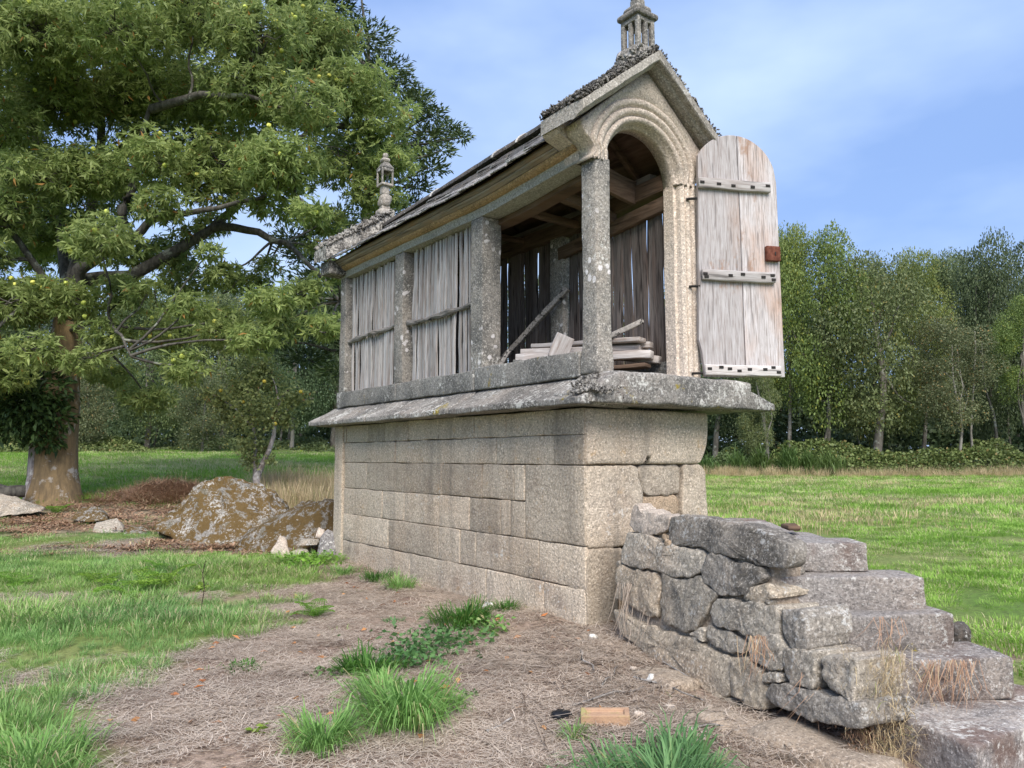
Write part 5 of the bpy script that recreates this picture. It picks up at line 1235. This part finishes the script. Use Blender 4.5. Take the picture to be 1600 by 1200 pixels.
# ------------------------------------------------------------------ small apple tree
AP = thing('apple_tree', 'small gnarled apple tree with pale forked trunk behind the large boulder', 'tree', gat(401, 14.8))
ao = AP.location.copy(); ra = lambda x, y, d=14.8: at(x, y, d) - ao
tl = []
def poly_t(l, r0, r1, n=6):
    P_ = [ra(*q) for q in l]; m_ = len(P_); tl.append((P_, [r0 + (r1 - r0) * k / (m_ - 1) for k in range(m_)]))
poly_t([(401, 785), (402, 765), (401, 748), (402, 738)], .085, .075); poly_t([(402, 745), (410, 725), (420, 705), (428, 680), (430, 655), (438, 625), (450, 610, 14.4)], .06, .02)
poly_t([(401, 742), (396, 722), (400, 700), (396, 670), (390, 640), (385, 600), (395, 570)], .05, .012); poly_t([(430, 660), (450, 640), (475, 625), (490, 622)], .02, .006)
poly_t([(396, 670), (370, 640), (340, 620), (318, 612)], .022, .006); poly_t([(390, 630), (410, 600), (420, 575)], .018, .005); poly_t([(436, 630), (430, 600), (415, 570, 15)], .02, .005)
VV = tubes_mesh('trunk', tl, M_palebark, 9); obj('trunk', VV, AP)
lob = [(*ra(x, y, d), r_ / 1205 * 14.8) for x, y, r_, d in ((400, 590, 34, 14.8), (425, 600, 34, 15.1), (375, 610, 30, 14.5), (400, 640, 36, 14.4), (430, 650, 26, 14.9), (380, 660, 30, 14.9), (455, 625, 24, 14.6), (475, 622, 16, 14.8), (388, 695, 24, 14.6), (408, 700, 22, 15), (345, 625, 24, 14.8), (326, 615, 16, 14.8), (412, 570, 20, 14.8), (390, 720, 16, 14.7), (355, 650, 20, 15), (450, 655, 20, 14.8), (422, 720, 10, 14.7))]
c_, d_, k_ = lobes_points(lob, 6800, 15, .10); V, F, rn = leaves(0, c_, .075, .045, 15); obj('foliage', leafmesh('foliage', V, F, rn, M_apple), AP)
m, t, b = newmat('yellow_apple'); b.inputs['Base Color'].default_value = (.52, .40, .06, 1); b.inputs['Roughness'].default_value = .4
V, F = rbox(.075, .075, .07, r=.034, seg=(5, 5, 5)); fm = fast_mesh('apple', V, F, m, True)
for x, y in ((430, 662), (345, 610), (398, 652), (470, 612), (413, 596), (380, 628)): obj('apple', fm, AP, ra(x, y, 14.45))

# ------------------------------------------------------------------ scattering with instances for uncountable cover
def scatter(name, pts, scl, meshes, label, tilt=0.12, seed=0):
    col = bpy.data.collections.new(name + '_sources')
    for i, me in enumerate(meshes): col.objects.link(bpy.data.objects.new(name + '_patch', me))
    me = fast_mesh(name, pts, np.zeros((0, 3), int), None, False, {'scl': ('FLOAT', scl)})
    o = obj(name, me)
    ng = bpy.data.node_groups.new(name, 'GeometryNodeTree')
    ng.interface.new_socket('Geometry', in_out='INPUT', socket_type='NodeSocketGeometry'); ng.interface.new_socket('Geometry', in_out='OUTPUT', socket_type='NodeSocketGeometry')
    gi = ng.nodes.new('NodeGroupInput'); go = ng.nodes.new('NodeGroupOutput'); ip = ng.nodes.new('GeometryNodeInstanceOnPoints'); ci = ng.nodes.new('GeometryNodeCollectionInfo')
    ci.inputs[0].default_value = col; ci.inputs['Separate Children'].default_value = True; ci.inputs['Reset Children'].default_value = True
    na = ng.nodes.new('GeometryNodeInputNamedAttribute'); na.data_type = 'FLOAT'; na.inputs[0].default_value = 'scl'
    rv = ng.nodes.new('FunctionNodeRandomValue'); rv.data_type = 'FLOAT_VECTOR'; rv.inputs[0].default_value = (-tilt, -tilt, 0); rv.inputs[1].default_value = (tilt, tilt, 6.2832); rv.inputs['Seed'].default_value = seed
    ri = ng.nodes.new('FunctionNodeRandomValue'); ri.data_type = 'INT'; ri.inputs['Min'].default_value = 0; ri.inputs['Max'].default_value = len(meshes) - 1; ri.inputs['Seed'].default_value = seed + 1
    l = ng.links.new
    l(gi.outputs[0], ip.inputs['Points']); l(ci.outputs[0], ip.inputs['Instance']); ip.inputs['Pick Instance'].default_value = True
    l(ri.outputs[2], ip.inputs['Instance Index']); l(rv.outputs[0], ip.inputs['Rotation']); l(na.outputs[0], ip.inputs['Scale']); l(ip.outputs[0], go.inputs[0])
    md = o.modifiers.new('scatter', 'NODES'); md.node_group = ng
    return kind(o, 'stuff', label)
def inside(x, y, m_=0.0):
    """footprints of the granary and the stair"""
    u_ = (x - GO[0]) * GU[0] + (y - GO[1]) * GU[1]; v_ = (x - GO[0]) * GV[0] + (y - GO[1]) * GV[1]
    a_ = (u_ > -m_) & (u_ < 1.42 + m_) & (v_ > -0.05 - m_) & (v_ < 4.72 + m_)
    s_ = (x - T0[0]) * TD[0] + (y - T0[1]) * TD[1]; o_ = (x - T0[0]) * TN[0] + (y - T0[1]) * TN[1]
    b_ = (s_ > -0.7) & (s_ < 1.9) & (o_ < 0.20 + m_) & (o_ > -1.1 - m_)
    return a_ | b_
def area_pts(y0, y1, dens, seed, kx0=-.74, kx1=.74, grow=0.0):
    r_ = np.random.default_rng(seed); n = int(dens * (kx1 - kx0) * (y1 * y1 - y0 * y0) / 2)
    y = np.sqrt(r_.uniform(y0 * y0, y1 * y1, n)); x = r_.uniform(kx0, kx1, n) * y
    return x, y, r_.random(n)
def patch(n, rad, length, width, lean, mat, seed, curve=.6):
    r_ = np.random.default_rng(seed); a_ = r_.uniform(0, 6.28, n); rr = rad * np.sqrt(r_.random(n)); b_ = np.column_stack([rr * np.cos(a_), rr * np.sin(a_), np.full(n, -.01)])
    V, F, rn = blades(b_, length, width, lean, seed, curve); return leafmesh('grass_patch', V, F, rn, mat)
lushL = [patch(70, .13, .15, .0055, .55, M_gL, 200 + k) for k in range(5)]
shortL = [patch(120, .22, .075, .005, .6, M_gL, 210 + k) for k in range(4)]
fieldP = [patch(260, .30, .075, .006, .55, M_gF, 220 + k) for k in range(5)]
# left foreground grass
x, y, q = area_pts(2.7, 9.5, 74, 31); D_ = dirt(x, y); left = x < 0.6 * y
lushn = fbm2(x, y, 0.8, 3, 4.4)
k = (q > D_ * 1.05) & (x < np.interp(y, [0, 9.5], [-.9, 1.0])) & ~inside(x, y, .02); k &= ~((x > GO[0] - .6 * (y - GO[1]) + .1) & (y > 5.9))
s = (0.60 + 1.0 * np.clip(lushn + .15, -.3, .6)) * (1 - .35 * D_); P = np.column_stack([x, y, terr(x, y)])
scatter('meadow_grass', P[k], s[k], lushL, 'long green grass of the meadow in the left foreground', seed=1)
# short grass everywhere: left mid distance, and the mown field
x, y, q = area_pts(7.5, 20, 11, 32, -.74, .05); D_ = dirt(x, y); k = (q > D_ * .93) & ~inside(x, y, .1); P = np.column_stack([x, y, terr(x, y)])
scatter('meadow_grass', P[k], 1.0 + .4 * fbm2(x, y, .5, 3)[k], shortL, 'short grass round the boulders and the chestnut', seed=3)
x, y, q = area_pts(4.2, 15, 9.5, 33, .02, .75); k = ~inside(x, y, .05) & (dirt(x, y) < .5) & ((x - GO[0]) * GU[0] + (y - GO[1]) * GU[1] > 1.5); P = np.column_stack([x, y, terr(x, y)])
scatter('field_grass', P[k], (.85 + .5 * fbm2(x, y, .6, 3) + .35 * smooth(7, 5, y))[k], fieldP, 'bright green mown grass of the field right of the granary', seed=5)
x, y, q = area_pts(15, 41, 3.2, 34); k = ~((np.hypot(x + 7.7, y - 14.5) < 1.0)); P = np.column_stack([x, y, terr(x, y)])
scatter('field_grass', P[k], (1.35 + .02 * y + .5 * fbm2(x, y, .3, 3))[k], fieldP, 'mown field stretching to the wood', seed=7)
# sparse green shoots coming through the straw
x, y, q = area_pts(2.7, 9.5, 9, 35, -.60, .25); k = (dirt(x, y) > .4) & ~inside(x, y, .04) & (fbm2(x, y, 1.4, 3, 2.2) > -.02) & (x < 1.2) & (q < .6); P = np.column_stack([x, y, terr(x, y)])
sparseP = [patch(9, .09, .045, .005, .9, M_gL, 280 + k_) for k_ in range(4)]
scatter('green_shoots', P[k], .7 + .8 * q[k], sparseP, 'short green shoots scattered through the straw', seed=19)
# tall dry grass behind the boulders
dryP = [patch(60, .25, .55, .008, .3, M_dry, 230 + k, .3) for k in range(3)]
r_ = np.random.default_rng(41); n = 210; px_ = r_.uniform(405, 560, n); d_ = r_.uniform(12.6, 17.5, n); x = (px_ - 800) / 1205 * d_
scatter('dry_grass', np.column_stack([x, d_, terr(x, d_)]), r_.uniform(.5, 1.1, n), dryP, 'tall tan dry grass behind the boulders', seed=9)
bandP = [patch(90, .5, .13, .006, .5, M_dry, 290 + k_) for k_ in range(3)]
x, y, q = area_pts(12.5, 37, 1.5, 36, .1, .75); k = q < smooth(-.05, .22, fbm2(x * .35, y, .22, 3, 7.7) + .10 * smooth(18, 30, y)); P = np.column_stack([x, y, terr(x, y)])
scatter('dry_grass', P[k], .9 + .8 * q[k], bandP, 'tan streaks of dry grass across the mown field', seed=21)
r_ = np.random.default_rng(42); n = 420; px_ = r_.uniform(1060, 1660, n); d_ = r_.uniform(37.5, 39.5, n); x = (px_ - 800) / 1205 * d_
scatter('dry_grass', np.column_stack([x, d_, terr(x, d_)]), r_.uniform(.3, 1.2, n), dryP, 'dry fringe of grass along the edge of the wood', seed=10)
# straw lying flat on the bare soil
def strawpatch(n, rad, length, width, mat, seed, up=.22):
    r_ = np.random.default_rng(seed); a_ = r_.uniform(0, 6.28, n); rr = rad * np.sqrt(r_.random(n)); b_ = np.column_stack([rr * np.cos(a_), rr * np.sin(a_), r_.uniform(0.0, .016, n)])
    th_ = r_.uniform(0, 6.28, n); L_ = length * r_.uniform(.4, 1.4, n); d1 = np.column_stack([np.cos(th_), np.sin(th_), r_.normal(0, up * .5, n)]); th2 = th_ + r_.normal(0, .5, n); d2 = np.column_stack([np.cos(th2), np.sin(th2), r_.normal(0, up, n) * .6])
    s_ = np.column_stack([-np.sin(th_), np.cos(th_), np.zeros(n)]) * (width * r_.uniform(.5, 1.3, n) / 2)[:, None]; m1 = b_ + d1 * (L_ * .5)[:, None]; e_ = m1 + d2 * (L_ * .5)[:, None]
    for q in (m1, e_): q[:, 2] = np.maximum(q[:, 2], .002)
    V = np.stack([b_ - s_, b_ + s_, m1 - s_, m1 + s_, e_], 1); F = np.array([(0, 1, 3), (0, 3, 2), (2, 3, 4)])[None] + (np.arange(n) * 5)[:, None, None]
    return leafmesh('straw_patch', V.reshape(-1, 3), F.reshape(-1, 3), np.repeat(r_.random(n), 5), mat)
strawP = [strawpatch(420, .24, .10, .0028, M_straw, 240 + k) for k in range(5)]
x, y, q = area_pts(2.7, 11.0, 26, 51); D_ = dirt(x, y); k = (q < D_ * 1.1) & (x < 1.9) & ~inside(x, y, -.05); P = np.column_stack([x, y, terr(x, y)])
bare = smooth(.55, .25, np.hypot((x - 1.0) / .8, (y - 4.7) / 1.0)); k &= q < 1 - .45 * bare
scatter('dry_straw', P[k], .8 + .4 * q[k], strawP, 'dry cut straw covering the soil before the granary', seed=11, tilt=.06)
twigP = [strawpatch(26, .3, .42, .006, M_twig, 250 + k, .12) for k in range(4)]
x, y, q = area_pts(3.2, 6.3, 14, 52, -.2, .45); k = (~inside(x, y, -.04)) & (x > np.interp(y, [3, 6.3], [-.1, .1])) & (x < 1.9); P = np.column_stack([x, y, terr(x, y) + .006])
scatter('twig_litter', P[k], .6 + .6 * q[k], twigP, 'dry twigs and stalks littering the soil by the stair wall', seed=13, tilt=.05)
litP = [strawpatch(160, .35, .09, .02, M_brown, 260 + k, .5) for k in range(3)]
x, y, q = area_pts(9.4, 16.5, 16, 53, -.74, -.18); D_ = dirt(x, y); k = q < D_ * .8; P = np.column_stack([x, y, terr(x, y)])
scatter('leaf_litter', P[k], .8 + .5 * q[k], litP, 'brown fallen leaves under the chestnut and round the boulders', seed=15)
r_ = np.random.default_rng(61); n = 520; a_ = r_.normal(0, 1, (n, 2)); c0 = gat(268, 15.3)
x = c0.x + a_[:, 0] * .55; y = c0.y + a_[:, 1] * .3; hh = .30 * np.exp(-((x - c0.x) / .75) ** 2 - ((y - c0.y) / .5) ** 2)
heapP = [strawpatch(60, .3, .30, .008, M_brown, 270 + k, .9) for k in range(3)]
scatter('brushwood_heap', np.column_stack([x, y, terr(x, y) + hh * r_.random(n) ** .4]), np.full(n, .8), heapP, 'heap of brown cut bracken and twigs beyond the large boulder', seed=17, tilt=.6)
# clods and grit on the bare soil by the stair wall
r_ = np.random.default_rng(73); n = 2600; y = r_.uniform(3.3, 6.6, n); x = r_.uniform(-.3, 1.9, n) ; k = ~inside(x, y, -.03) & (r_.random(n) < np.exp(-((x - 1.0 + .35 * (y - 4.6)) / .6) ** 2)); x, y = x[k], y[k]
_c = chips('soil_clods', np.column_stack([x, y, terr(x, y) + .002]), .011, M_earthy, None); _c['label'] = 'clods and grit on the bare soil by the stair wall'
# orange leaves dropped on the straw
r_ = np.random.default_rng(71); n = 150; y = r_.uniform(3.1, 8, n); x = r_.uniform(-2.6, 1.4, n); k = (dirt(x, y) > .5) & ~inside(x, y, .05); x, y = x[k], y[k]
V, F, rn = leaves(0, np.column_stack([x, y, terr(x, y) + .015]), .065, .028, 72, flat=.85)
M_fall = leafmat('fallen_leaf', (.40, .13, .03), (.55, .30, .12), trans=.1); kind(obj('fallen_leaves', leafmesh('fallen_leaves', V, F, rn, M_fall)), 'stuff', 'scattered orange fallen leaves on the straw')

# ------------------------------------------------------------------ single grass clumps and plants
CG = 'grass clumps in the foreground'
def clump(px_, d_, rad, h_, n, mat, label, width=.007, lean=.75, cat='grass clump', name='grass_clump', seed=None, curve=1.0):
    p = gat(px_, d_); seed = seed or int(px_); r_ = np.random.default_rng(seed); a_ = r_.uniform(0, 6.28, n); rr = rad * r_.random(n) ** .7; rr = rr * (1 + .45 * np.sin(a_ * 2 + seed) * np.cos(a_ * 3 + seed * 1.7))
    out_ = np.column_stack([np.cos(a_), np.sin(a_), np.zeros(n)]); b_ = out_ * rr[:, None] * .8; b_[:, 2] = terr(b_[:, 0] + p.x, b_[:, 1] + p.y) - p.z - .01
    jit = a_ + r_.normal(0, .5, n); sp_ = np.column_stack([np.cos(jit), np.sin(jit), np.zeros(n)])
    V, F, rn = blades(b_, np.full(n, h_ * 1.3) * (1 - .35 * np.clip(rr / rad, 0, 1.2)) * (.55 + .6 * r_.random(n) + .35 * np.sin(a_ * 3 + seed) * (n > 300)), width, lean, seed, curve, spread=sp_)
    return tag(obj(name, leafmesh(name, V, F, rn, mat), None, p), label, cat, CG)
clump(640, 4.15, .25, .30, 900, M_gC, 'largest bright grass clump with long arching blades in the middle foreground', .008)
clump(515, 3.85, .18, .20, 520, M_gC, 'smaller grass clump just left of the largest one at the bottom')
clump(1035, 3.45, .36, .24, 800, M_gB, 'bluish broad-bladed grass clump below the brick at the bottom edge', .010)
clump(728, 6.1, .26, .20, 900, M_gD, 'dark green grassy tuft between the wall and the largest clump', .006)
clump(790, 6.5, .14, .15, 260, M_gD, 'dark tuft joining the wall side of the dark grassy tuft', .006)
clump(822, 7.05, .12, .15, 300, M_gD, 'little dark green tuft at the foot of the wall', .006)
clump(580, 5.0, .24, .16, 520, M_gD, 'low dark grass behind the largest clump', .007)
clump(625, 7.7, .16, .20, 320, M_gC, 'green tuft by the wall below its third joint', .006)
clump(590, 8.2, .20, .15, 360, M_gD, 'thin green tuft close to the wall further left', .006)
clump(540, 8.6, .22, .12, 320, M_gC, 'low green patch at the far corner of the wall', .006)
clump(395, 5.05, .14, .06, 200, M_gD, 'flat dark green weed on the straw at left', .008)
clump(618, 6.3, .11, .05, 120, M_gB, 'small grey-green tuft on bare straw', .006)
clump(893, 3.95, .06, .13, 90, M_gC, 'tiny upright tuft left of the brick', .005)
clump(780, 3.35, .22, .07, 300, M_gC, 'low grass at the bottom edge in the centre', .006)
clump(80, 3.6, .25, .24, 420, M_gC, 'long grass tuft in the bottom left corner', .007)
clump(600, 4.6, .18, .18, 330, M_gC, 'medium tuft touching the left rear of the largest clump', .007)
clump(700, 4.4, .12, .13, 200, M_gC, 'sprawling tuft at the right foot of the largest clump', .007)
# broad-leaved weeds
def weed(px_, d_, rad, h_, n, leaf, mat, label, seed, cat='weed', w_=.6):
    p = gat(px_, d_); r_ = np.random.default_rng(seed); b_ = np.column_stack([r_.normal(0, rad * .5, n), r_.normal(0, rad * .5, n), h_ * r_.random(n)])
    V, F, rn = leaves(0, b_, leaf, leaf * w_, seed, flat=.6); o = obj('weed', leafmesh('weed', V, F, rn, mat), None, p)
    if n > 400: kind(o, 'stuff', label)
    else: tag(o, label, cat)
weed(690, 5.5, .34, .12, 420, .05, M_weed, 'broad-leaved dark weeds between the two biggest tufts', 81)
weed(650, 5.15, .2, .10, 200, .05, M_weed, 'dark leafy weeds behind the largest clump', 82)
weed(770, 5.8, .14, .12, 90, .05, M_gC, 'leafy weed with pale flower beside the dark grassy tuft', 83)
weed(520, 4.9, .12, .05, 60, .035, M_weed, 'flat rosette weed left of the largest clump', 84)
weed(420, 4.0, .05, .03, 20, .04, M_fern, 'tiny bright weed on the straw in the lower left', 85)
weed(320, 7.6, .10, .05, 50, .06, M_fern, 'bright green rosette weed near the bare sapling', 86)
weed(480, 8.9, .35, .16, 500, .05, M_fern, 'fresh green weeds before the stones at the corner', 87)
weed(735, 4.55, .05, .03, 34, .03, M_weed, 'small dark weed right of the largest clump', 88)
p = gat(764, 6.0, .16); V, F, rn = leaves(0, rng.normal(0, .012, (9, 3)), .035, .02, 5); tag(obj('flower', leafmesh('flower', V, F, rn, M_white), None, p), 'small white flower above the dark tuft by the wall', 'flower')
# ferns
def frondmesh(L_, seed):
    r_ = np.random.default_rng(seed); C_ = []; Dd = []; n = 26
    for i in range(n):
        s = i / n; x = L_ * (s - .18 * s * s); z = L_ * (.62 * s - .55 * s * s)
        for side in (-1, 1):
            pl_ = L_ * .30 * math.sin(math.pi * min(1, s * .86 + .14)) ** .8
            for j in range(7):
                q = j / 7; C_.append((x + pl_ * q * .25, side * pl_ * q, z - .10 * pl_ * q)); Dd.append((1 if j % 2 else .2, side * (1 if j % 2 == 0 else .35), -.1))
    V, F, rn = leaves(0, np.array(C_), L_ * .06, L_ * .022, seed, dirs=np.array(Dd, float) + r_.normal(0, .08, (len(C_), 3))); return V, F, rn
def fern(px_, d_, L_, nf, label, seed, group='bright ferns in the grass'):
    p = gat(px_, d_, .02); VV = []; FF = []; RR = []; off = 0; r_ = random.Random(seed)
    for k in range(nf):
        V, F, rn = frondmesh(L_ * r_.uniform(.7, 1.15), seed * 10 + k); a_ = 6.28 * k / nf + r_.uniform(-.4, .4); e_ = r_.uniform(-.5, .1)
        M_ = np.array(Matrix.Rotation(a_, 3, 'Z') @ Matrix.Rotation(e_, 3, 'Y')); VV.append(V @ M_.T); FF.append(F + off); RR.append(rn); off += len(V)
    tag(obj('fern', leafmesh('fern', np.vstack(VV), np.vstack(FF), np.concatenate(RR), M_fern), None, p), label, 'fern', group)
fern(500, 6.5, .24, 9, 'yellow-green fern alone on the straw in the middle', 1)
fern(255, 7.6, .42, 7, 'largest bright fern at the edge of the straw', 2); fern(215, 7.3, .40, 6, 'fern just left of the largest fern', 3)
fern(165, 7.9, .34, 6, 'fern further left in the long grass', 4); fern(265, 8.6, .30, 6, 'fern behind the largest fern', 5)
fern(405, 9.3, .24, 7, 'fern before the pale pointed stone', 6); fern(35, 7.8, .3, 6, 'fern near the left edge', 7); fern(93, 13.6, .35, 6, 'fern at the foot of the chestnut trunk', 8); fern(340, 9.6, .22, 6, 'small fern in front of the large boulder', 9)
# bare sapling
p = gat(322, 6.75); pts, rad = wander((0, 0, -.02), (.03, 0, .42), .005, .003, 8, .06, 4)
tl = [(pts, rad), wander(pts[5], pts[5] + Vector((.05, 0, .08)), .003, .0015, 3, .05, 1), wander(pts[6], pts[6] + Vector((-.04, 0, .07)), .003, .0015, 3, .05, 2)]
m, t, b = newmat('dark_stem'); b.inputs['Base Color'].default_value = (.05, .035, .03, 1)
tag(obj('sapling', tubes_mesh('sapling', tl, m, 5), None, p), 'thin dark leafless sapling standing in the straw at left', 'sapling')
# dry wiry weed on the stair corner
def wiry(p, n, hgt, spread, label, name='dry_weed', seed=3, mat=M_dry, down=False):
    r_ = np.random.default_rng(seed); st = []
    b_ = np.column_stack([r_.normal(0, spread * .45, n), r_.normal(0, spread * .35, n), r_.uniform(0, hgt * .85, n)])
    V, F, rn = blades(b_, hgt * .26, .0024, 1.3, seed, 1.4); tag(obj(name, leafmesh(name, V, F, rn, mat), None, p), label, 'dried weed')
wiry(Vector((1.72, 3.66, -.12)), 620, .58, .14, 'tangled dry tan weed climbing the corner of the lower steps')
wiry(Vector((1.62, 3.70, -.08)), 500, .25, .10, 'brown dead weed at the foot of the lower steps', seed=8, mat=M_brown)
def hanging(name, pts_, label, seed, mat=M_dry):
    V = []; F = []; rn = []; r_ = random.Random(seed)
    for (x0, y0, z0, L_, n, sp) in pts_:
        for i in range(n):
            p0 = Vector((x0 + r_.gauss(0, sp), y0 + r_.gauss(0, sp * .5), z0)); l = L_ * r_.uniform(.5, 1.2); p1 = p0 + Vector((r_.gauss(-.02, .03), r_.gauss(-.03, .02), -l * .5)); p2 = p1 + Vector((r_.gauss(-.03, .05), r_.gauss(-.03, .03), -l * .5))
            s_ = Vector((.0016, 0, 0)); k = len(V); V += [p0 - s_, p0 + s_, p1 - s_, p1 + s_, p2]; F += [(k, k + 1, k + 3), (k, k + 3, k + 2), (k + 2, k + 3, k + 4)]; rn += [r_.random()] * 5
    tag(obj(name, leafmesh(name, np.array([tuple(v_) for v_ in V]), np.array(F), np.array(rn), mat)), label, 'dry stalks')
hanging('dry_stalks', [(.80, 5.50, .42, .45, 26, .05), (.92, 5.3, .3, .35, 18, .05)], 'dry stalks hanging where the stair wall meets the granary corner', 1, M_twig)
hanging('dry_stalks', [(1.30, 4.18, .36, .22, 26, .03), (1.50, 3.92, .26, .28, 22, .03)], 'dry stalks hanging from the joints of the stair wall', 2, M_brown)
hanging('dry_stalks', [(2.10, 3.905, .30, .22, 22, .05), (2.22, 3.92, .30, .24, 26, .04), (1.95, 4.10, .47, .18, 14, .05)], 'dry stalks drooping over the edge of the fourth step', 3, M_brown)
# loose sticks by the stair wall
random.seed(31)
for i, (a_, b_, r0, lb) in enumerate(((( 985, 4.75), (1090, 4.35), .008, 'long bent stick lying beside the small white stone'), ((890, 4.35), (1000, 4.55), .007, 'thin stick behind the brick'), ((1060, 4.0), (1190, 3.95), .006, 'straight dark stick lying below the stair wall'),
                                      ((905, 5.3), (925, 4.85), .009, 'short curved root sticking out of the soil'), ((760, 4.0), (800, 4.15), .010, 'broken forked twig left of the black scrap'), ((935, 4.6), (960, 4.9), .006, 'pale twig behind the brick'), ((1030, 5.0), (1150, 4.35), .007, 'stick leaning along the foot of the stair wall'))):
    pts, rad = wander(gat(*a_, .015), gat(*b_, .03), r0, r0 * .5, 8, .10, i * 7.7); tag(obj('stick', tubes_mesh('stick', [(pts, rad)], M_rod, 6)), lb, 'stick')
